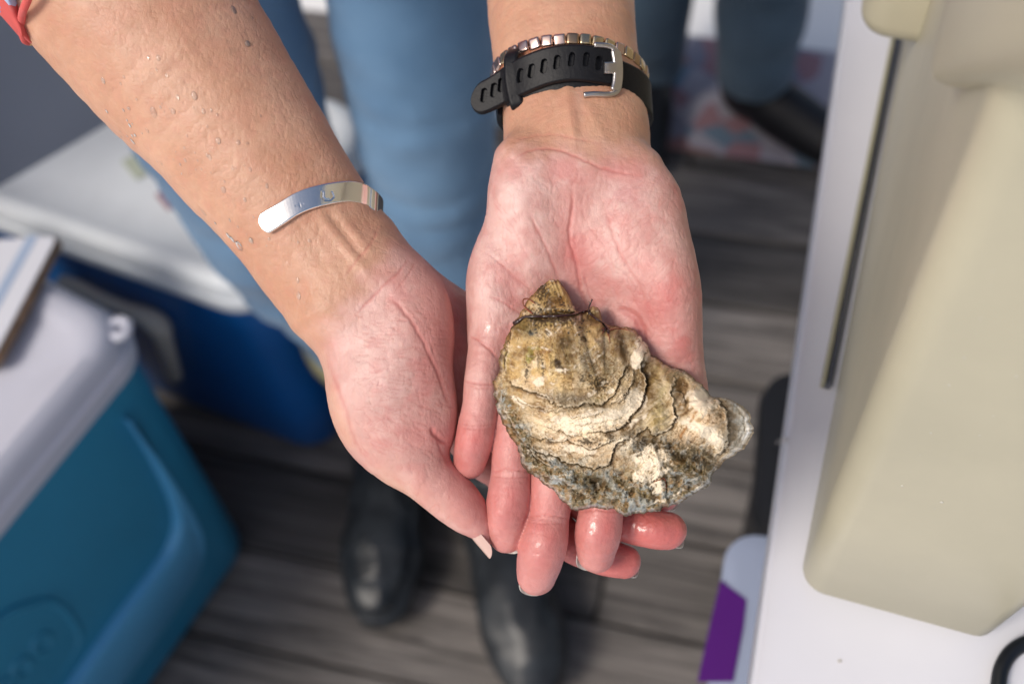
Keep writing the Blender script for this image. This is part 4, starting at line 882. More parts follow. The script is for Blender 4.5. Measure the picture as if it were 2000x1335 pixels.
put([.42, .45, .46], sstep(.95, .985, RHO) * sstep(300, 500, Y) * sstep(-.3, .3, a2), .75); put([.85, .85, .82], sstep(.935, .975, RHO) * sstep(1290, 1350, X), .95); put([.55, .54, .45], sstep(.97, .99, RHO) * ob(880, 400, 70, 90), .8)
c = mixc(c, c * [.62, .50, .34], .42 * sstep(-.05, .5, fbm(P2, .012, 4, 22)) * (1 - rough) * (1 - ob(620, 800, 200, 50, -10)))
hi = sstep(.0, .5, a3) * (1 - rough) * sstep(250, 400, Y); put(white, hi, .22)
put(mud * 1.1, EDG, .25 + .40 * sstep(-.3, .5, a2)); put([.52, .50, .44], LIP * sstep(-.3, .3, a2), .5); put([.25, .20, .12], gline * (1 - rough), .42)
put(tan * .7, sstep(.1, .7, st1) * (1 - rough), .38); put(white, sstep(.15, .7, -st1) * sstep(600, 760, Y + .2 * X - 100) * (1 - rough), .4); put([.20, .15, .08], sstep(.15, .8, st3) * ob(480, 480, 320, 200), .45); put([.74, .56, .27], sstep(.1, .7, -st3) * ob(400, 480, 260, 160), .5)
put(darkb * 1.7, ob(885, 520, 46, 60) * (.7 + .5 * a2), .85); put(darkb * 1.9, ob(930, 640, 50, 60), .65); put(darkb * 1.8, ob(840, 820, 80, 34, -30) * (.7 + .6 * a2), .8); put([.20, .155, .10], ob(540, 690, 190, 34, 6) * (.7 + .6 * st1), .75); put(darkb * 1.6, ob(480, 378, 50, 38), .8); put(darkb * 2.2, ob(455, 450, 26, 70, -15), .6); put(olive * .9, ob(250, 290, 80, 30), .7)
put([.24, .17, .08], ob(1040, 640, 26, 100, -5), .6); put([.26, .18, .09], ob(1130, 640, 14, 90, -22), .55); put(mud, ob(250, 980, 60, 120, -35) * (.6 + .6 * a2), .6); put(tan * .75, ob(330, 690, 160, 30, 20) * (.6 + .8 * st1), .6); put(darkb * 2, ob(1010, 900, 160, 26, 12) * (.6 + .7 * a2), .6); put([.50, .34, .13], ob(960, 800, 50, 50), .5)
# brown speckle and streaks
spk = sstep(.32, .5, fbm(P2, .16, 2, 61)) * sstep(-.15, .35, fbm(P2, .018, 3, 62)); put([.22, .12, .035], spk * (1 - .6 * rough) * sstep(240, 330, Y) * (1 - fl), .7)
for x, y, rx, ry, a in ((270, 535, 11, 50, 5), (355, 505, 9, 55, -3), (445, 505, 14, 44, -30), (572, 572, 22, 18, 0), (606, 551, 13, 11, 0), (400, 240, 170, 70, 0), (585, 905, 60, 22, 0), (715, 885, 22, 30, 0), (345, 90, 60, 60, 0), (400, 895, 30, 10, 0), (660, 600, 60, 50, 0)):
    t_ = ob(x, y, rx, ry, a, False); put(darkb * .8, sstep(.25, .5, t_ * .8 + .5 * vnoise(P2, .13, 63) - .1) * t_ ** .3, .85)
_r = np.random.RandomState(3)
for k_ in range(46):
    u_, v_ = _r.uniform(0, 1), _r.uniform(0, 1); x, y = (300 + 230 * u_, 95 + 150 * v_) if k_ < 26 else (200 + 420 * u_, 250 + 90 * v_)
    r_ = _r.uniform(3, 8); put(black * 1.5, (ob(x, y, r_, r_ * _r.uniform(.6, 1), 0, False) > .35).astype(float), .8)
D, S, T = polyd([(1205, 690), (1160, 760), (1120, 830), (1090, 880)], .6); put([.36, .16, .03], np.exp(-(D / 7) ** 2), .85)
for q_ in ([(1070, 830), (1080, 870), (1095, 900)], [(480, 930), (520, 990), (560, 1000)], [(560, 940), (600, 975), (650, 985)], [(1130, 900), (1180, 920), (1220, 900)], [(920, 1060), (960, 1030), (1000, 1010)], [(770, 1010), (740, 960), (790, 915)], [(1240, 830), (1250, 870), (1230, 900)]):
    D, S, T = polyd(q_, 1.); put([.20, .12, .05], np.exp(-(D / 3.2) ** 2), .65); Z -= .25 * np.exp(-(D / 5) ** 2)
put([.5, .43, .3], sstep(.2, .6, a4 * .6 + .5 * vf) * (1 - rough), .12); put(darkb * 1.8, sstep(.35, .6, -a4 * .6 + .4 * fbm(P2, .5, 1, 33)), .2)
c = np.clip(c * (1 + .05 * vf + .07 * a4)[:, None] * .93, .005, 1)
def blur2(A_, k):
    B_ = A_.copy()
    for ax in (0, 1):
        pad = [(0, 0), (0, 0)]; pad[ax] = (k + 1, k); cs_ = np.cumsum(np.pad(B_, pad, 'edge' if ax == 0 else 'wrap'), axis=ax)
        B_ = (cs_[2 * k + 1:] - cs_[:-2 * k - 1]) / (2 * k + 1) if ax == 0 else (cs_[:, 2 * k + 1:] - cs_[:, :-2 * k - 1]) / (2 * k + 1)
    return B_
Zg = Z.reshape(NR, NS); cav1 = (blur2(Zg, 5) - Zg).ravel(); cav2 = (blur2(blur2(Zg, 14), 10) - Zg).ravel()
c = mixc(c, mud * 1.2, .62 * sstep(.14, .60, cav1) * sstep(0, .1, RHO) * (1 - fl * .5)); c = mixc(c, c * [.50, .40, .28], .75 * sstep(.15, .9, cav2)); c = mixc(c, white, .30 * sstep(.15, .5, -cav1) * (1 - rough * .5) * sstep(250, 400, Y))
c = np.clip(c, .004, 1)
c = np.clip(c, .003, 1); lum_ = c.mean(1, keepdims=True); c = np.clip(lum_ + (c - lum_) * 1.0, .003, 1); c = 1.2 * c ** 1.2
for x, y, rx, ry, a, th in ((630, 790, 190, 40, -8, .15), (840, 700, 60, 80, 0, .3), (870, 430, 44, 90, 10, .25), (950, 1010, 85, 62, 0, .28), (870, 1085, 46, 34, 0, .35), (965, 1135, 40, 60, 0, .35), (1190, 690, 70, 60, 40, .25), (1200, 840, 130, 34, 28, .3), (1290, 895, 50, 42, 0, .35), (560, 950, 130, 30, 8, .45), (330, 590, 46, 30, 0, .5), (790, 895, 80, 22, -12, .4), (720, 640, 40, 20, -30, .5), (230, 690, 60, 30, 40, .5)):
    w_ = ob(x, y, rx, ry, a); k_ = sstep(th, th + .3, w_ + .35 * (.6 * fbm(P2, .04, 3, int(x)) + .6 * st1)) * (1 - .75 * sstep(.12, .4, cav1)); c = mixc(c, white * 1.05, .8 * k_ * (1 - EDG))
pxo, pyo = OC(X, Y)
def pts(px, py, z): d = D0 * 1000 - z; return np.column_stack([(px - 1000) / FPX * d, (667.5 - py) / FPX * d, z])
Vt = pts(pxo, pyo, Z)
zr = Z.reshape(NR, NS)[-1]; rows = []; cols = [c]; fb = [(1.0, -1.0), (.985, -2.0), (.95, -3.2), (.85, -5.2), (.7, -7.2), (.5, -8.6), (.25, -9.4), (.0, -9.6)]
for s_, dz in fb:
    q = O_C + (rim - O_C) * s_; px, py = OC(q[:, 0], q[:, 1]); zz = zr * min(1, s_ * 1.2) + (8.0) * (1 - min(1, s_ * 1.2)) + dz + .5 * vnoise(np.column_stack([q, q[:, 0] * 0]), .05, 3) * s_
    rows.append(pts(px, py, zz)); cols.append(np.tile(grey * .8, (NS, 1)))
Vo = np.concatenate([Vt] + rows); K = NR + len(fb)
i = np.arange(K - 1)[:, None] * NS; j = np.arange(NS)[None]; j1 = (j + 1) % NS
Fo = np.stack([i + j, i + NS + j, i + NS + j1, i + j1], -1).reshape(-1, 4)
wet = np.clip(.1 + .9 * a2 + .5 * rough, 0, 1) * .35; wet = np.concatenate([wet, np.zeros(NS * len(fb))])
m_oy, N, L, b = nt('oyster_shell')
at = N.new('ShaderNodeAttribute'); at.attribute_name = 'Col'; L.new(at.outputs['Color'], b.inputs['Base Color']); b.inputs['Roughness'].default_value = .5; b.inputs['Specular IOR Level'].default_value = .3; b.inputs['Coat Roughness'].default_value = .16
wa = N.new('ShaderNodeAttribute'); wa.attribute_name = 'wet'; L.new(wa.outputs['Fac'], b.inputs['Coat Weight'])
tc = N.new('ShaderNodeTexCoord'); n1 = N.new('ShaderNodeTexNoise'); n1.inputs['Scale'].default_value = 1400; n1.inputs['Detail'].default_value = 5; n1.inputs['Roughness'].default_value = .7
L.new(tc.outputs['Object'], n1.inputs['Vector']); bp = N.new('ShaderNodeBump'); bp.inputs['Strength'].default_value = .35; bp.inputs['Distance'].default_value = .00025; L.new(n1.outputs[0], bp.inputs['Height']); L.new(bp.outputs[0], b.inputs['Normal'])
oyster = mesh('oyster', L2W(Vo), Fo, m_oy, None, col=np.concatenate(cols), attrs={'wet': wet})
props(oyster, 'large wet craggy oyster shell lying in the cupped hands', 'oyster')
_ozg = Z.reshape(NR, NS)
def oyz(x, y):                                # shell height under a point of the study
    k = np.argmin((X - x) ** 2 + (Y - y) ** 2); return Z[k]
# ---- strand of seaweed lying across the hinge
m_weed = plain('dark_red_seaweed', (.035, .010, .008), .28, c2=(.015, .005, .004), scale=300, coat=.6)
m_weed2 = plain('rust_red_seaweed', (.22, .055, .02), .35, coat=.4)
weed = thing('seaweed_strand', 'thin dark red branching seaweed strand draped across the oyster hinge', 'seaweed', tuple(L2W(pt(*OC(450, 235), 18))[0]))
def strand(name, pts_, rs, m, lift=.5):
    Q = smooth(pts_, 6); R = np.interp(np.linspace(0, 1, len(Q)), np.linspace(0, 1, len(rs)), rs); W = []
    zz = np.array([oyz(x, y) for x, y in Q]); zz = np.convolve(np.pad(zz, 2, 'edge'), np.ones(5) / 5, 'valid')
    zz = zz + lift + R
    for (x, y), z in zip(Q, zz): W.append(pt(*OC(x, y), z))
    mesh(name, *tube(L2W(np.array(W)), R / 1000, 8), m, weed)
strand('stem', [(205, 275), (225, 265), (255, 243), (300, 240), (360, 239), (430, 238), (500, 232), (540, 222), (590, 210), (600, 205)], [.95, .8, .5, .5, .55, .55, .5, .4, .38, .45], m_weed)
strand('branch', [(595, 212), (610, 228), (635, 250), (665, 268), (690, 290), (705, 318)], [.42, .38, .35, .4, .5], m_weed, .8)
strand('branch', [(600, 208), (601, 185), (610, 168), (617, 145)], [.38, .3, .22, .16], m_weed, 1.2)
strand('branch', [(610, 160), (622, 150)], [.16, .12], m_weed, 1.4)
strand('branch', [(607, 172), (600, 158)], [.2, .12], m_weed, 1.4)
strand('branch', [(300, 225), (270, 200), (250, 175), (252, 150), (275, 145), (300, 160), (315, 172)], [.34, .3, .28, .26, .22, .16], m_weed2, 1.6)
strand('branch', [(598, 222), (592, 240), (590, 252)], [.2, .16, .1], m_weed, .9)
_r = random.Random(4)
for k in range(12):
    x, y = 690 + _r.uniform(-22, 22), 315 + _r.uniform(-18, 18); a = _r.uniform(0, 6.28); l = _r.uniform(14, 34)
    strand('branch', [(x, y), (x + l * .5 * math.cos(a), y + l * .5 * math.sin(a)), (x + l * math.cos(a + .4), y + l * math.sin(a + .4))], [.3, .22, .1], m_weed if k % 3 else m_weed2, .4)
strand('branch', [(705, 315), (740, 305), (780, 305), (815, 315)], [.25, .2, .18, .12], m_weed2, .5)
strand('branch', [(700, 330), (708, 350), (712, 380)], [.22, .18, .1], m_weed2, .4)
rw = mesh('red_filament', *tube(L2W(np.array([pt(*OC(x, y), oyz(x, y) + .5) for x, y in smooth([(945, 1117), (975, 1108), (1000, 1100), (1008, 1120), (1012, 1150)], 5)])), .00018, 6), m_weed2, None)
props(rw, 'tiny rust red filament stuck on the lower white patch of the oyster', 'seaweed')

# ================================================================== FINGERNAILS
m_nail = plain('fingernail', (.62, .42, .36), .25, var=.05, scale=200, coat=.3)
m_nail2 = plain('nail_free_edge', (.48, .46, .42), .28, var=.08, scale=300, coat=.3)
def nail(cx, cy, z, ang, r, roll=0, ext=1.8, length=9, drop=.8, m=None, spread=62):
    """ang: direction the finger points in the picture (deg, 0 = right, 90 = down); r in mm"""
    c = pt(cx, cy, z); a = math.radians(ang); d = np.array([math.cos(a), -math.sin(a), 0]); sd = np.array([d[1], -d[0], 0.]); ro = math.radians(roll)
    nn = np.array([0, 0, -1.]) * math.cos(ro) + sd * math.sin(ro); s2 = np.cross(nn, d); rings = []
    nu, nv = 17, 14; G = np.zeros((2, nv, nu, 3))
    for k, off in enumerate((0, -.45)):
        for j in range(nv):
            for i_ in range(nu):
                u = -1 + 2 * i_ / (nu - 1); f = j / (nv - 1); end = r * .62 + ext - (u * u) * 2.6 - u ** 6 * 1.2
                v = -length + f * (length + end); an = math.radians(spread) * u; R = r * (1 - .10 * max(0, f - .5)) + off
                G[k, j, i_] = c + d * v + s2 * R * math.sin(an) * .96 + nn * (R * math.cos(an) * .93 - drop * f * 0)
    V = G.reshape(-1, 3); F = []
    ix = lambda k, j, i_: k * nv * nu + j * nu + i_
    for j in range(nv - 1):
        for i_ in range(nu - 1):
            F.append((ix(0, j, i_), ix(0, j, i_ + 1), ix(0, j + 1, i_ + 1), ix(0, j + 1, i_))); F.append((ix(1, j, i_), ix(1, j + 1, i_), ix(1, j + 1, i_ + 1), ix(1, j, i_ + 1)))
    for i_ in range(nu - 1):
        F.append((ix(0, nv - 1, i_), ix(0, nv - 1, i_ + 1), ix(1, nv - 1, i_ + 1), ix(1, nv - 1, i_))); F.append((ix(0, 0, i_), ix(1, 0, i_), ix(1, 0, i_ + 1), ix(0, 0, i_ + 1)))
    for j in range(nv - 1):
        F.append((ix(0, j, 0), ix(0, j + 1, 0), ix(1, j + 1, 0), ix(1, j, 0))); F.append((ix(0, j, nu - 1), ix(1, j, nu - 1), ix(1, j + 1, nu - 1), ix(0, j + 1, nu - 1)))
    o = mesh('fingernail', L2W(V), F, m or m_nail2, body, sm=50); fix_normals(o); return o
nail(918, 899, -3.8, 95, 5.8, ext=3.9); nail(993, 1039, -4.0, 86, 6.3, ext=5.2, roll=-12); nail(1045, 1119, -4.2, 96, 6.7, ext=5.6, roll=2); nail(1160, 1073, -6.2, 102, 6.6, ext=5.2, roll=8)
nail(1219, 1096, -23.7, 12, 6.2, roll=38, ext=3.2); nail(1304, 1036, -18.8, 8, 6.8, roll=42, ext=3.4); nail(1296, 970, -27.5, 20, 5.6, roll=10, ext=4.0)
nail(937, 1026, -5.0, 51, 5.7, roll=109, ext=8.2, length=5.5, m=m_nail, spread=60)

# ================================================================== ribbons: grid strips with thickness, in hand space
def ribbon(name, C, Wv, Nv, hw, th, m, parent, base=None, res=.3, dent=None, endround=(0, 0), edge=.5, capr=None):
    """C centres (mm), Wv unit width directions, Nv outward normals, hw half width per centre"""
    L = np.concatenate([[0], np.cumsum(np.linalg.norm(np.diff(C, axis=0), axis=1))]); n = max(4, int(L[-1] / res)); t = np.linspace(0, L[-1], n)
    ip = lambda A: np.column_stack([np.interp(t, L, A[:, k]) for k in range(3)])
    c, w, N_ = ip(C), ip(Wv), ip(Nv); w /= np.linalg.norm(w, axis=1, keepdims=True); N_ /= np.linalg.norm(N_, axis=1, keepdims=True); h = np.interp(t, L, np.broadcast_to(hw, (len(C),)))
    for e, q in ((endround[0], t), (endround[1], L[-1] - t)):
        if e: h = h * np.sqrt(np.clip(1 - (1 - np.clip(q / e, 0, 1)) ** 2, .0004, 1))
    nw = max(6, int(2 * h.max() / res)); u = np.linspace(-1, 1, nw)
    P = c[:, None] + w[:, None] * (h[:, None, None] * u[None, :, None]); dist_e = (1 - np.abs(u))[None] * h[:, None]
    lift = th * (1 - .55 * np.clip(1 - dist_e / edge, 0, 1) ** 2); lift = lift * np.ones((n, nw))
    if dent is not None: lift = lift - dent(t[:, None] * np.ones((1, nw)), u[None] * h[:, None], P)
    top = P + N_[:, None] * lift[..., None]; bot = P + 0 * top
    V = np.concatenate([top.reshape(-1, 3), bot.reshape(-1, 3)]); K = n * nw
    i_, j_ = np.meshgrid(np.arange(n - 1), np.arange(nw - 1), indexing='ij'); a = (i_ * nw + j_).ravel()
    F = [np.stack([a, a + 1, a + nw + 1, a + nw], 1), np.stack([a, a + nw, a + nw + 1, a + 1], 1) + K]
    for col_ in (0, nw - 1):
        b = np.arange(n - 1) * nw + col_; F.append(np.stack([b, b + nw, b + nw + K, b + K], 1) if col_ == 0 else np.stack([b, b + K, b + nw + K, b + nw], 1))
    for row in (0, n - 1):
        b = row * nw + np.arange(nw - 1); F.append(np.stack([b, b + K, b + 1 + K, b + 1], 1) if row == 0 else np.stack([b, b + 1, b + 1 + K, b + K], 1))
    o = mesh(name, L2W(V), np.concatenate(F), m, parent, sm=55, base=base); fix_normals(o); return o
def normals_from(C, Wv):
    T = np.gradient(C, axis=0); N_ = np.cross(T, Wv); N_ /= np.linalg.norm(N_, axis=1, keepdims=True); N_[N_[:, 2].argmax()]
    if N_[np.argmax(C[:, 2]), 2] < 0: N_ = -N_
    return N_

# ---- silver cuff on the forearm of hand A
m_silver, N, L, b = nt('polished_silver')
b.inputs['Metallic'].default_value = 1; b.inputs['Base Color'].default_value = (.86, .85, .83, 1); b.inputs['Roughness'].default_value = .13
tc = N.new('ShaderNodeTexCoord'); n1 = N.new('ShaderNodeTexNoise'); n1.inputs['Scale'].default_value = 350; n1.inputs['Detail'].default_value = 5; L.new(tc.outputs['Object'], n1.inputs['Vector'])
mr = N.new('ShaderNodeMapRange'); mr.inputs['To Min'].default_value = .08; mr.inputs['To Max'].default_value = .26; L.new(n1.outputs[0], mr.inputs[0]); L.new(mr.outputs[0], b.inputs['Roughness'])
bp = N.new('ShaderNodeBump'); bp.inputs['Strength'].default_value = .12; bp.inputs['Distance'].default_value = .0003; L.new(n1.outputs[0], bp.inputs['Height']); L.new(bp.outputs[0], b.inputs['Normal'])
cp = smooth([(510, 441), (545, 420), (582, 397), (618, 384), (655, 376.5), (690, 375), (716, 383)], 5); hz_ = hitz(lambda P: fieldA(P, False), cp[:, 0], cp[:, 1])
C_ = np.array([pt(x, y, z + .7) for (x, y), z in zip(cp, hz_)])
back = np.array([pt(x, y, z) for x, y, z in ((733, 396, -9), (742, 410, -18), (738, 432, -27), (712, 455, -34), (675, 475, -38), (630, 492, -39), (590, 500, -36))])
C_ = smooth(np.vstack([C_[::3], back]), 4)
Wp = np.array([(9.5, 18.5), (7, 21), (5.5, 22), (4.5, 22), (2, 21), (0, 20), (-1, 19)]); tpar = np.linspace(0, 1, len(C_)); wv = np.column_stack([np.interp(tpar * 1.9, np.linspace(0, 1, 7), Wp[:, 0]), -np.interp(tpar * 1.9, np.linspace(0, 1, 7), Wp[:, 1]), np.zeros(len(C_))]); wv /= np.linalg.norm(wv, axis=1, keepdims=True)
def seg_px(P, pts, w):
    x, y = topx(P.reshape(-1, 3)); d = np.full(len(x), 1e9)
    for (ax, ay), (bx, by) in zip(pts[:-1], pts[1:]):
        ex, ey = bx - ax, by - ay; t = np.clip(((x - ax) * ex + (y - ay) * ey) / (ex * ex + ey * ey), 0, 1); d = np.minimum(d, (x - ax - t * ex) ** 2 + (y - ay - t * ey) ** 2)
    return np.exp(-d / w ** 2).reshape(P.shape[:-1])
def cuff_marks(t, u, P):
    return .12 * (seg_px(P, [(578, 403), (592, 399)], 1.0) + seg_px(P, [(585, 398), (587, 405)], .9)) + .28 * seg_px(P, [(629, 377), (628, 386), (634, 391), (643, 391), (649, 385), (646, 377)], 1.5) + 0
cuff_t = L2W(C_[len(C_) // 2])[0]
cuff = ribbon('silver_cuff', C_, wv, normals_from(C_, wv), 4.1, 1.15, m_silver, None, base=cuff_t, res=.25, dent=cuff_marks, endround=(2.6, 2.6), edge=.6)
props(cuff, 'polished silver open cuff bracelet with small stamped marks on the wet forearm', 'bracelet')

# ---- watch strap on the wrist of hand B
m_rub = plain('black_silicone', (.005, .0055, .008), .5, var=.15, scale=150, bump=.1, bscale=900, spec=.35)
m_bk = plain('brushed_steel', (.56, .53, .51), .30, metal=1, var=.05, scale=200, bump=.06, bscale=900)
wctr = L2W(pt(1118, 170, -34))[0]
watch = thing('wristwatch', 'black silicone watch strap with slotted holes and steel buckle on the wrist', 'watch', tuple(wctr))
RX, RZ, CX, CY, CZ, BG = 143.5, 20.6, 1121, 201, -33.5, -58
def ringpt(th, dr=0., dy=0., cx=CX, cy=CY, cz=CZ, rx=RX, rz=RZ, bg=BG):
    k = (D0 * 1000 - cz) / FPX; z = cz + (rz + dr) * math.sin(th); return pt(cx + (rx + dr / k) * math.cos(th), cy + bg * math.sin(th) + dy, z)
th = np.linspace(math.radians(152), math.radians(-190), 90); Cr = np.array([ringpt(a) for a in th]); Wr = np.tile([0.06, -1., 0.], (len(th), 1)) + np.array([[0, 0, -.25 * math.sin(a) * 0] for a in th])
Wr = Wr / np.linalg.norm(Wr, axis=1, keepdims=True)
def ring_normals(th): return np.array([[math.cos(a) * 20.6, -0.0, math.sin(a) * 27.] for a in th]) / 27.
ribbon('strap_band', Cr, Wr, ring_normals(th), 7.4, 2.0, m_rub, watch, res=.5, edge=1.0)
fpx = smooth([(1198, 134), (1160, 127), (1110, 124), (1060, 134), (1012, 155), (985, 170), (955, 187), (922, 200)], 6)
fz = []
for x, y in fpx:
    cth = (x - CX) / RX; s_ = math.sqrt(max(0, 1 - cth * cth)) if abs(cth) < 1 else 0
    fz.append(CZ + RZ * s_ + 2.5 if x > 990 else CZ + RZ * .41 + 2.5 - (990 - x) * .06)
Cf = np.array([pt(x, y, z) for (x, y), z in zip(fpx, fz)]); Cf = smooth(Cf[::3], 3); Wf = np.tile([.10, -1, .0], (len(Cf), 1)); Wf[:, 0] = np.interp(Cf[:, 0], [-16, 8, 38], [.02, .22, -.06]); Wf /= np.linalg.norm(Wf, axis=1, keepdims=True)
HOL = [(1021, 149), (1042, 140), (1065, 131), (1089, 124), (1116, 119), (1143, 119), (1166, 126), (948, 188), (967, 178), (981, 168)]
def strap_holes(t, u, P):
    x, y = topx(P.reshape(-1, 3)); d = np.zeros(len(x))
    for hx, hy in HOL:
        dx, dy = (x - hx) + (y - hy) * .12, np.maximum(np.abs(y - hy) - 8.5, 0); r = np.sqrt(dx * dx + dy * dy); d = np.maximum(d, 1.9 * sstep(5.4, 4.2, r)); d = np.maximum(d, -.18 * np.exp(-((r - 6.6) / 1.2) ** 2)) if False else d
    gro = .25 * np.exp(-((np.abs(u.ravel()) - 5.6) / .25) ** 2)
    return (d + 0 * gro).reshape(P.shape[:-1])
Nf = normals_from(Cf, Wf)
ribbon('strap_end', Cf, Wf, Nf, np.interp(np.linspace(0, 1, len(Cf)), [0, .6, 1], [7.0, 7.2, 6.3]), 2.3, m_rub, watch, res=.22, dent=strap_holes, endround=(0, 5.5), edge=1.1)
kz0 = CZ + RZ * .55
Ck = np.array([pt(x, y, z) for x, y, z in ((1010, 100, kz0 - 7), (1003, 106, kz0 + 1), (999, 116, kz0 + 4.2), (999, 150, kz0 + 4.9), (1006, 190, kz0 + 4.4), (1012, 206, kz0 + 3.4), (1017, 214, kz0 - 4))]); Ck = smooth(Ck, 5)
Wk = np.tile([1, .28, 0.15], (len(Ck), 1)); Wk /= np.linalg.norm(Wk, axis=1, keepdims=True)
ribbon('keeper_loop', Ck, Wk, normals_from(Ck, Wk), 2.9, 1.6, m_rub, watch, res=.3, edge=1.2)
bz = lambda x: CZ + RZ * math.sqrt(max(0, 1 - ((x - CX) / RX) ** 2)) + 5.2
bpth = smooth([pt(x, y, bz(x)) for x, y in ((1160, 88), (1180, 89), (1196, 94), (1206, 108), (1210, 140), (1209, 168), (1202, 181), (1185, 185), (1160, 184), (1140, 186))], 5)
o = mesh('buckle', *tube(L2W(bpth), .00115, 10), m_bk, watch)
Cb = np.array([pt(x, y, bz(x) + .2) for x, y in ((1201, 98), (1205, 120), (1206, 145), (1204, 165), (1200, 178))]); Wb = np.tile([1, 0, -.55], (5, 1)); Wb /= np.linalg.norm(Wb, axis=1, keepdims=True)
ribbon('buckle_bar', smooth(Cb, 4), np.tile(Wb[0], (17, 1)), np.tile([.48, 0, .87], (17, 1)), 2.2, 1.2, m_bk, watch, res=.25, edge=.7, endround=(1.2, 1.2))
Cpn = np.array([pt(1179, 133, bz(1179) + .1), pt(1190, 133, bz(1190) + .4), pt(1203, 133, bz(1203) + .6)]); ribbon('buckle_prong', smooth(Cpn, 4), np.tile([0, -1., 0], (9, 1)), np.tile([.35, 0, .93], (9, 1)), 2.3, 1.0, m_bk, watch, res=.25, edge=.6)
V, F = box_pts(L2W(pt(1124, 262, CZ - RZ - 8))[0], RT, UP, -FW, .019, .019, .008); bevel(mesh('watch_case', V, F, m_rub, watch, sm=False), .003, 3)

# ---- bead bracelet above the watch
m_gold = [plain('champagne_gold_bead', (.62, .50, .33), .26, metal=1, var=.1, scale=300), plain('bronze_bead', (.45, .31, .20), .30, metal=1, var=.15, scale=300), plain('pale_rose_bead', (.60, .45, .40), .24, metal=1, var=.1, scale=300)]
bb = thing('bead_bracelet', 'bracelet of faceted champagne gold beads just above the black watch strap', 'bracelet', tuple(L2W(pt(1112, 110, -42))[0]))
BN = 37; kb = dict(cx=1112, cy=155, cz=-41.5, rx=144.5, rz=24.2, bg=-76)
ths = np.linspace(0, 2 * math.pi, 400); pp = np.array([ringpt(a, **kb) for a in ths]); LL = np.concatenate([[0], np.cumsum(np.linalg.norm(np.diff(pp, axis=0), axis=1))])
bm = bmesh.new(); bmesh.ops.create_cube(bm, size=1); bmesh.ops.bevel(bm, geom=bm.edges[:] + bm.verts[:], offset=.23, segments=3, affect='EDGES', profile=.6)
bmd = []
for k in range(3):
    me = bpy.data.meshes.new('bead'); bm.to_mesh(me); me.materials.append(m_gold[k]); me.polygons.foreach_set('use_smooth', np.ones(len(me.polygons), bool)); bmd.append(me)
bm.free(); _r = random.Random(2)
ROT = Matrix(((RT[0], UP[0], -FW[0]), (RT[1], UP[1], -FW[1]), (RT[2], UP[2], -FW[2])))
for k in range(BN):
    s_ = LL[-1] * k / BN; a = np.interp(s_, LL, ths); p0, p1 = ringpt(a, **kb), ringpt(a + .02, **kb); T = p1 - p0; T /= np.linalg.norm(T); N_ = np.array([math.cos(a) * .8, 0, math.sin(a)]); N_ -= T * (N_ @ T); N_ /= np.linalg.norm(N_); B_ = np.cross(N_, T)
    o = bpy.data.objects.new('bead', bmd[_r.choice((0, 0, 1, 2))]); COL.objects.link(o); o.parent = bb; off = Vector(L2W(p0)[0]) - bb.location
    R3 = ROT @ Matrix(np.column_stack([T, B_, N_]).tolist()) @ Matrix.Rotation(_r.uniform(-.2, .2), 3, 'X') @ Matrix.Rotation(_r.uniform(-.12, .12), 3, 'Z')
    s3 = LL[-1] / BN / 1000 * 1.02; o.matrix_local = Matrix.Translation(off) @ R3.to_4x4() @ Matrix.Diagonal((s3 * _r.uniform(.9, 1), s3 * .98, s3 * .92, 1))

# ================================================================== water droplets
m_water, N, L, b = nt('water'); N.remove(b); out = [n for n in N if n.type == 'OUTPUT_MATERIAL'][0]
tr_, gl_, mx_, fr_ = N.new('ShaderNodeBsdfTransparent'), N.new('ShaderNodeBsdfGlossy'), N.new('ShaderNodeMixShader'), N.new('ShaderNodeFresnel')
gl_.inputs['Roughness'].default_value = .04; fr_.inputs['IOR'].default_value = 1.36; tr_.inputs['Color'].default_value = (1, .99, .97, 1)
df_ = N.new('ShaderNodeBsdfDiffuse'); df_.inputs['Color'].default_value = (.9, .88, .84, 1); m0 = N.new('ShaderNodeMixShader'); m0.inputs[0].default_value = .09; L.new(tr_.outputs[0], m0.inputs[1]); L.new(df_.outputs[0], m0.inputs[2])
L.new(fr_.outputs[0], mx_.inputs[0]); L.new(m0.outputs[0], mx_.inputs[1]); L.new(gl_.outputs[0], mx_.inputs[2]); L.new(mx_.outputs[0], out.inputs['Surface'])
bm = bmesh.new(); bmesh.ops.create_icosphere(bm, subdivisions=3, radius=1)
for v in bm.verts:
    if v.co.z < 0: v.co.z *= .25
for f in bm.faces: f.smooth = True
drop_me = bpy.data.meshes.new('water_droplet'); bm.to_mesh(drop_me); bm.free(); drop_me.materials.append(m_water)
m_milk = plain('milky_droplet', (.56, .54, .46), .1, var=.02, coat=.5)
milk_me = drop_me.copy(); milk_me.materials.clear(); milk_me.materials.append(m_milk)
def droplet(P, Nrm, along, r, el, label, group, flat=.30):
    Nv, A = Vector(Nrm).normalized(), Vector(along); A = (A - Nv * A.dot(Nv)).normalized(); B = Nv.cross(A)
    o = bpy.data.objects.new('water_droplet', milk_me if 'dispenser' in group else drop_me); COL.objects.link(o)
    o.matrix_world = Matrix.Translation(Vector(P)) @ Matrix(((A.x, B.x, Nv.x), (A.y, B.y, Nv.y), (A.z, B.z, Nv.z))).to_4x4() @ Matrix.Diagonal((r * el, r, r * flat, 1)); return props(o, label, 'droplet', group)
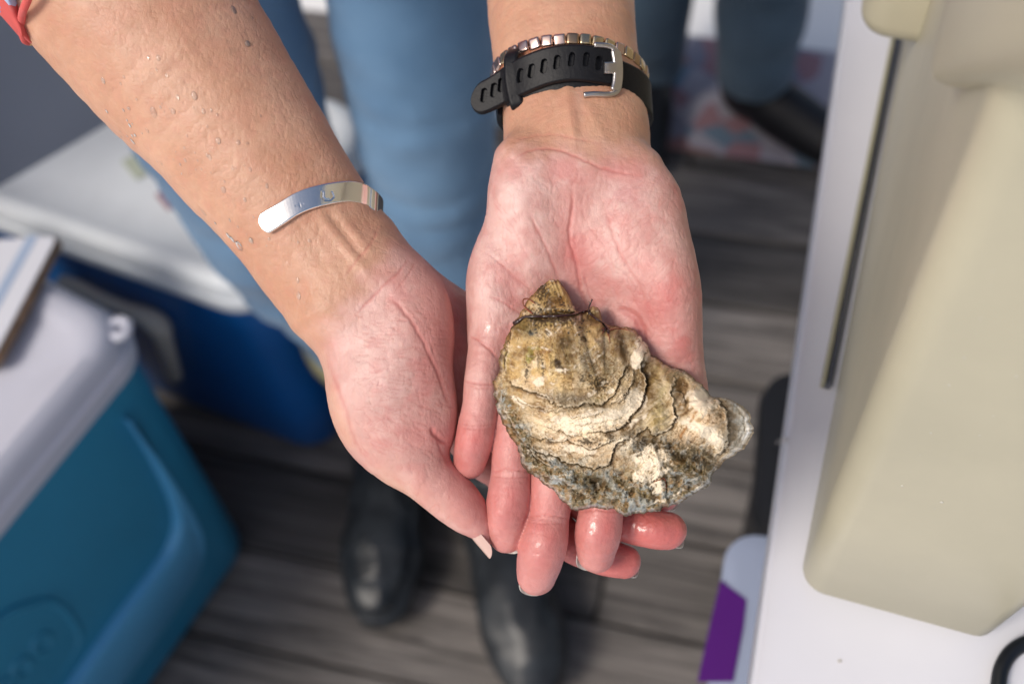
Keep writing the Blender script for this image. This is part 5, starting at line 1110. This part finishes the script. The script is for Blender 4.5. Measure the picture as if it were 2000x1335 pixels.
D5 = [(1270, 55, 22), (1375, 100, 12), (1345, 238, 24), (860, 315, 16), (805, 315, 13), (560, 440, 16), (965, 530, 14), (1055, 520, 22), (700, 590, 14), (835, 612, 27), (940, 605, 20), (580, 605, 14), (670, 600, 11), (1105, 605, 15), (1180, 625, 12), (733, 735, 12), (800, 710, 14), (770, 722, 10), (705, 682, 14), (1125, 685, 12), (1185, 765, 22), (1295, 775, 16), (1345, 780, 12), (1140, 855, 15), (1360, 920, 17), (1265, 915, 12), (1212, 1030, 22), (1120, 1050, 12), (1330, 1085, 15), (1105, 1150, 22), (1240, 1280, 18), (1362, 1305, 16), (1450, 1010, 13), (905, 410, 11), (850, 380, 10), (880, 890, 12), (720, 768, 16), (1262, 1300, 18)]
dl = [(x / 2.782, y / 2.782, s_ / 2.782 * .66) for x, y, s_ in D5] + [(467, 480, 8), (490, 470, 5), (437, 371, 5), (583, 577, 5), (581, 547, 4), (604, 470, 3)]
_r = np.random.RandomState(12)
for k in range(70): 
    t = _r.uniform(0, 1); x, y = 250 + 230 * t + _r.normal(0, 42), 190 + 250 * t + _r.normal(0, 42); dl.append((x, y, _r.uniform(1.0, 2.6)))
dl = np.array(dl); fA0 = lambda P: fieldA(P, False); hz_ = hitz(fA0, dl[:, 0], dl[:, 1])
for (x, y, s_), z in zip(dl, hz_):
    if not np.isfinite(z) or z < -16: continue
    p = pt(x, y, z); e = .8; g = np.array([(fA0((p + d).reshape(1, 3).astype(np.float32)) - fA0((p - d).reshape(1, 3).astype(np.float32)))[0] for d in np.eye(3) * e]); g /= np.linalg.norm(g)
    gw = g[0] * RT + g[1] * UP - g[2] * FW; aw = np.array([.25, -.9, 0]); aw = aw[0] * RT + aw[1] * UP
    droplet(L2W(p)[0], gw, aw, s_ * .19 / 1000, _r.uniform(1.1, 1.9), 'clear water droplet clinging to the tanned forearm above the silver cuff', 'water droplets on the forearm')
from mathutils.bvhtree import BVHTree
bpy.context.view_layer.update()
def bvh(o): 
    me = o.data; w = np.array(wloc(o)); return BVHTree.FromPolygons([tuple(np.array(v.co) + w) for v in me.vertices], [tuple(p.vertices) for p in me.polygons])
jb = bvh([c for c in jug.children if c.name.startswith('body')][0])
for x, y, s_ in ((1896, 228, 4), (1888, 262, 4), (1868, 295, 6), (1855, 330, 5), (1843, 365, 5), (1830, 410, 5), (1822, 440, 3), (1805, 480, 4), (1799, 506, 7), (1790, 540, 3), (1775, 566, 7), (1771, 622, 5), (1765, 645, 4), (1757, 690, 4), (1915, 622, 6), (1905, 650, 4), (1883, 698, 7), (1853, 752, 7), (1845, 782, 4), (1818, 845, 6), (1797, 888, 4), (1780, 920, 3), (1762, 948, 6), (1839, 980, 9), (1826, 992, 4), (1985, 735, 7), (1965, 775, 4), (1940, 812, 5), (1913, 850, 5), (1900, 880, 3), (1940, 530, 5), (1935, 560, 4), (1968, 150, 9), (1770, 268, 4), (1716, 1212, 4), (1705, 860, 3)):
    d = ray(x, y); h_, n_, _, _ = jb.ray_cast(Vector(CAM), Vector(d))
    if h_ is None: continue
    if n_.dot(Vector(d)) > 0: n_ = -n_
    droplet(h_, n_, (0, 0, -1), s_ * .38 * h_.copy().__sub__(Vector(CAM)).length / FPX, 1.25, 'milky water droplet running down the beige dispenser side', 'water droplets on the dispenser')
for x, y, s_ in ((1527, 860, 9), (1640, 1290, 5)):
    droplet(onz(x, y, ZT + .0003), (0, 0, 1), (1, .3, 0), s_ * .5 * .55 / FPX * 1.5, _r.uniform(1.0, 2.4), 'water droplet lying on the white table beside the dispenser', 'water droplets on the table', .12)

# ================================================================== CLOTHES AND LEGS OF THE HOLDER (world, mm)
def denim(name, lo, hi):
    m, N, L, b = nt(name); tc = N.new('ShaderNodeTexCoord')
    n1 = N.new('ShaderNodeTexNoise'); n1.inputs['Scale'].default_value = 6; n1.inputs['Detail'].default_value = 6; L.new(tc.outputs['Object'], n1.inputs['Vector'])
    rp = N.new('ShaderNodeValToRGB'); rp.color_ramp.elements[0].position = .35; rp.color_ramp.elements[0].color = (*lo, 1); rp.color_ramp.elements[1].position = .66; rp.color_ramp.elements[1].color = (*hi, 1)
    L.new(n1.outputs[0], rp.inputs[0]); wv_ = N.new('ShaderNodeTexWave'); wv_.inputs['Scale'].default_value = 420; wv_.bands_direction = 'DIAGONAL'; L.new(tc.outputs['Object'], wv_.inputs['Vector'])
    mx = N.new('ShaderNodeMixRGB'); mx.blend_type = 'MULTIPLY'; mx.inputs[0].default_value = .35; L.new(rp.outputs[0], mx.inputs[1]); L.new(wv_.outputs['Color'], mx.inputs[2]); L.new(mx.outputs[0], b.inputs['Base Color'])
    b.inputs['Roughness'].default_value = .85; b.inputs['Sheen Weight'].default_value = .15; bp = N.new('ShaderNodeBump'); bp.inputs['Strength'].default_value = .3; bp.inputs['Distance'].default_value = .0008; L.new(wv_.outputs['Fac'], bp.inputs['Height']); L.new(bp.outputs[0], b.inputs['Normal']); return m
m_denim = denim('blue_denim', (.085, .19, .34), (.19, .35, .55)); m_denim2 = denim('dark_denim', (.06, .105, .155), (.11, .18, .25))
m_boot = plain('black_rubber_boot', (.034, .039, .045), .4, c2=(.009, .011, .014), scale=22, bump=.25, bscale=40)
m_trim = plain('tan_boot_trim', (.33, .30, .17), .6); m_skinp = plain('skin_plain', (.5, .27, .17), .5)
def union(fs, k):
    def f(P):
        r = fs[0](P)
        for g in fs[1:]: r = smin(r, g(P), k)
        return r
    return f
def folds(f, amp, seed, zs=()):
    def g(P):
        w = P * np.array([1, 1, 2.2], np.float32); r = f(P) + amp * fbm(w, .009, 3, seed)
        for z0, a in zs: r = r + a * np.exp(-((P[:, 2] - z0 - .15 * (P[:, 1] - 700) + 9 * vnoise(P, .02, seed + 5)) / 7) ** 2)
        return r
    return g
def clipz(f, z0, z1): return lambda P: np.maximum(f(P), np.maximum(z0 - P[:, 2], P[:, 2] - z1))
LR = [(-15, 800, 960, 92), (-30, 745, 840, 76), (-40, 712, 735, 64), (-46, 695, 640, 61), (-50, 690, 560, 60), (-58, 695, 430, 60), (-60, 690, 330, 58), (-58, 680, 235, 57)]
LL_ = [(-220, 800, 960, 92), (-214, 745, 840, 86), (-212, 715, 735, 84), (-210, 700, 640, 84), (-208, 695, 560, 80), (-196, 700, 430, 70), (-180, 705, 330, 62), (-172, 705, 255, 58)]
pel = Tube3([(-190, 815, 960, 100), (-50, 815, 960, 100)])
jf = folds(union([Tube3(LR), Tube3(LL_), pel], 24), 6, 5, ((655, 3), (560, 2.5), (520, 2.5), (380, 3), (300, 3)))
V, F = surface(clipz(jf, 236, 1010), (-345, 560, 220), (90, 940, 1030), 8); mesh('jeans', V / 1000, F, m_denim, person)
def boot(an, toe, top, seed):
    an, toe, top = map(np.array, (an, toe, top)); d = (toe - an)[:2]; d = d / np.linalg.norm(d); heel = np.array([an[0] - d[0] * 28, an[1] - d[1] * 28, 44])
    ft = [(*heel[:2], 44, 40), (an[0], an[1], 52, 46), ((an[0] + toe[0]) / 2, (an[1] + toe[1]) / 2, 50, 46), (toe[0] - d[0] * 46, toe[1] - d[1] * 46, 46, 50), (toe[0], toe[1], 38, 40)]
    sh = [(*top[:2], top[2], 60), ((top[0] + an[0]) / 2, (top[1] + an[1]) / 2, top[2] * .62, 56), (an[0], an[1], 105, 50), (an[0], an[1], 60, 48)]
    f0 = folds(union([Tube3(ft), Tube3(sh)], 22), 3.5, seed, ((95, 4), (120, -3), (145, 4), (180, 3)))
    f = lambda P: f0(P) + 6.0 * np.abs(vnoise(P * np.array([1, .7, 1.6], np.float32), .034, seed + 3)) + 2.5 * np.exp(-((P[:, 2] - 20) / 4) ** 2)
    V, F = surface(clipz(f, 3, top[2]), (min(an[0], toe[0], top[0]) - 90, toe[1] - 70, -2), (max(an[0], toe[0], top[0]) + 90, top[1] + 90, top[2] + 10), 4.5)
    o = mesh('boot', V / 1000, F, m_boot, person)
    V, F = surface(clipz(lambda P: Tube3(sh)(P) - 3, top[2] - 26, top[2] + 3), (top[0] - 90, top[1] - 90, top[2] - 40), (top[0] + 90, top[1] + 90, top[2] + 15), 5); mesh('trim', V / 1000, F, m_trim, o)
tl, tr = onz(742, 1158, .04) * 1000, onz(1040, 1310, .04) * 1000
boot((-165, 690, 0), (tl[0], tl[1], 0), (-170, 705, 268), 8); boot((-58, 640, 0), (tr[0], tr[1], 0), (-62, 682, 268), 9)
# shirt: torso and sleeves; the right sleeve ends in the picture's top left corner
m_shirt, N, L, b = nt('floral_red_shirt'); tc = N.new('ShaderNodeTexCoord'); vo = N.new('ShaderNodeTexVoronoi'); vo.inputs['Scale'].default_value = 130
nz_ = N.new('ShaderNodeTexNoise'); nz_.inputs['Scale'].default_value = 90; L.new(tc.outputs['Object'], nz_.inputs['Vector']); va = N.new('ShaderNodeMixRGB'); va.inputs[0].default_value = .02; L.new(tc.outputs['Object'], va.inputs[1]); L.new(nz_.outputs['Color'], va.inputs[2]); L.new(va.outputs[0], vo.inputs['Vector'])
rp = N.new('ShaderNodeValToRGB'); rp.color_ramp.interpolation = 'CONSTANT'; e = rp.color_ramp.elements; e[0].color = (.62, .10, .09, 1); e[1].position = .55; e[1].color = (.10, .24, .60, 1)
for p_, c_ in ((.72, (.45, .55, .75)), (.80, (.62, .12, .11)), (.92, (.70, .55, .2)), (.96, (.2, .35, .2))): q = e.new(p_); q.color = (*c_, 1)
sx = N.new('ShaderNodeSeparateColor'); L.new(vo.outputs['Color'], sx.inputs[0]); L.new(sx.outputs[0], rp.inputs[0]); L.new(rp.outputs[0], b.inputs['Base Color']); b.inputs['Roughness'].default_value = .9
elA = L2W(pt(-180, -560, -12))[0] * 1000; elB = L2W(pt(1090, -620, -225))[0] * 1000; shA, shB = np.array([-275, 760, 1330.]), np.array([60, 770, 1330.])
tor = lambda P: (np.sqrt(((P[:, 0] + 112) / np.interp(P[:, 2], [950, 1080, 1250, 1380], [172, 145, 172, 120])) ** 2 + ((P[:, 1] - 825) / np.interp(P[:, 2], [950, 1250, 1380], [125, 118, 75])) ** 2) - 1) * 110
sl0 = [tuple(L2W(pt(x, y, -15))[0] * 1000) + (r,) for x, y, r in ((232, -40, 43.5), (150, -155, 46), (60, -260, 48), (-60, -410, 50))]
slf = Tube3(sl0 + [(*elA, 52), (*(elA * .5 + shA * .5), 56), (*shA, 62)]); slb = Tube3([(*elB, 46), (*(elB * .5 + shB * .5), 52), (*shB, 62)])
p0 = L2W(pt(56, 40, -5))[0] * 1000; pn = (RT * 1.0 - UP * -.06) 
def shirt_f(P):
    a = np.maximum(slf(P), np.where(P[:, 2] > 1000, (P - p0) @ (RT * .97 - UP * .12 + FW * .1), -50) * 1.0) if False else slf(P)
    a = np.maximum(a, (P - p0) @ pn - np.where(np.linalg.norm(P - p0, axis=1) > 260, 400, 0))
    r = smin(smin(a, slb(P), 12), tor(P), 25); return np.maximum(r, np.maximum(945 - P[:, 2], P[:, 2] - 1400)) + 1.5 * fbm(P, .02, 2, 3)
V, F = surface(shirt_f, (-380, 180, 880), (190, 980, 1420), 6); mesh('shirt', V / 1000, F, m_shirt, person)
hem = smooth([L2W(pt(x, y, z))[0] for x, y, z in ((62, 82, -22), (48, 78, -14), (42, 52, -4), (44, 25, 8), (53, 2, 14), (70, -40, 20))], 6); mesh('cuff_hem', *tube(hem, .0015, 10), m_shirt, person)

# ================================================================== BYSTANDER at the deck edge
q1, q2 = onz(1545, 255, .03) * 1000, onz(1262, 240, .03) * 1000
by = thing('person', 'bystander in dark jeans and black shoes standing at the far deck edge', 'person', (.33, 1.3, 0))
def leg(a, top, r): return Tube3([(a[0], a[1], 70, r * .8), (a[0], a[1] + 4, 180, r * .95), ((a[0] * 2 + top[0]) / 3, (a[1] * 2 + top[1]) / 3, 420, r), (*top[:2], 880, r * 1.35)])
k1, k2 = np.array([q1[0] - 45, q1[1] + 70]), np.array([q2[0] + 15, q2[1] + 70]); hp = (k1 + k2) / 2 + [0, 90]
jb2 = folds(union([leg(k1, hp + [75, 0], 66), leg(k2, hp - [75, 0], 62), Tube3([(hp[0] - 70, hp[1], 930, 110), (hp[0] + 70, hp[1], 930, 110)])], 25), 5, 14, ((300, 4), (200, -4)))
V, F = surface(clipz(jb2, 75, 1000), (hp[0] - 260, k1[1] - 140, 60), (hp[0] + 260, hp[1] + 200, 1020), 10); mesh('jeans', V / 1000, F, m_denim2, by)
for kx, toe, sd_ in ((k1, q1 + [45, -30, 0], 21), (k2, q2 + [-20, -60, 0], 22)):
    f = clipz(union([Tube3([(kx[0], kx[1] + 25, 42, 40), (kx[0] * .6 + toe[0] * .4, kx[1] * .6 + toe[1] * .4, 44, 42), (toe[0], toe[1], 32, 38)]), Tube3([(kx[0], kx[1] + 10, 40, 38), (kx[0], kx[1] + 5, 110, 40)])], 15), 3, 130)
    V, F = surface(f, (min(kx[0], toe[0]) - 80, min(kx[1], toe[1]) - 80, -2), (max(kx[0], toe[0]) + 80, max(kx[1], toe[1]) + 90, 150), 7); mesh('shoe', V / 1000, F, plain('black_shoe', (.008, .008, .01), .5), by)
tor2 = lambda P: (np.sqrt(((P[:, 0] - hp[0]) / 180) ** 2 + ((P[:, 1] - hp[1]) / 115) ** 2) - 1) * 110
V, F = surface(clipz(tor2, 985, 1450), (hp[0] - 220, hp[1] - 160, 970), (hp[0] + 220, hp[1] + 160, 1470), 14); mesh('jumper', V / 1000, F, plain('dark_jumper', (.03, .04, .06), .9), by)
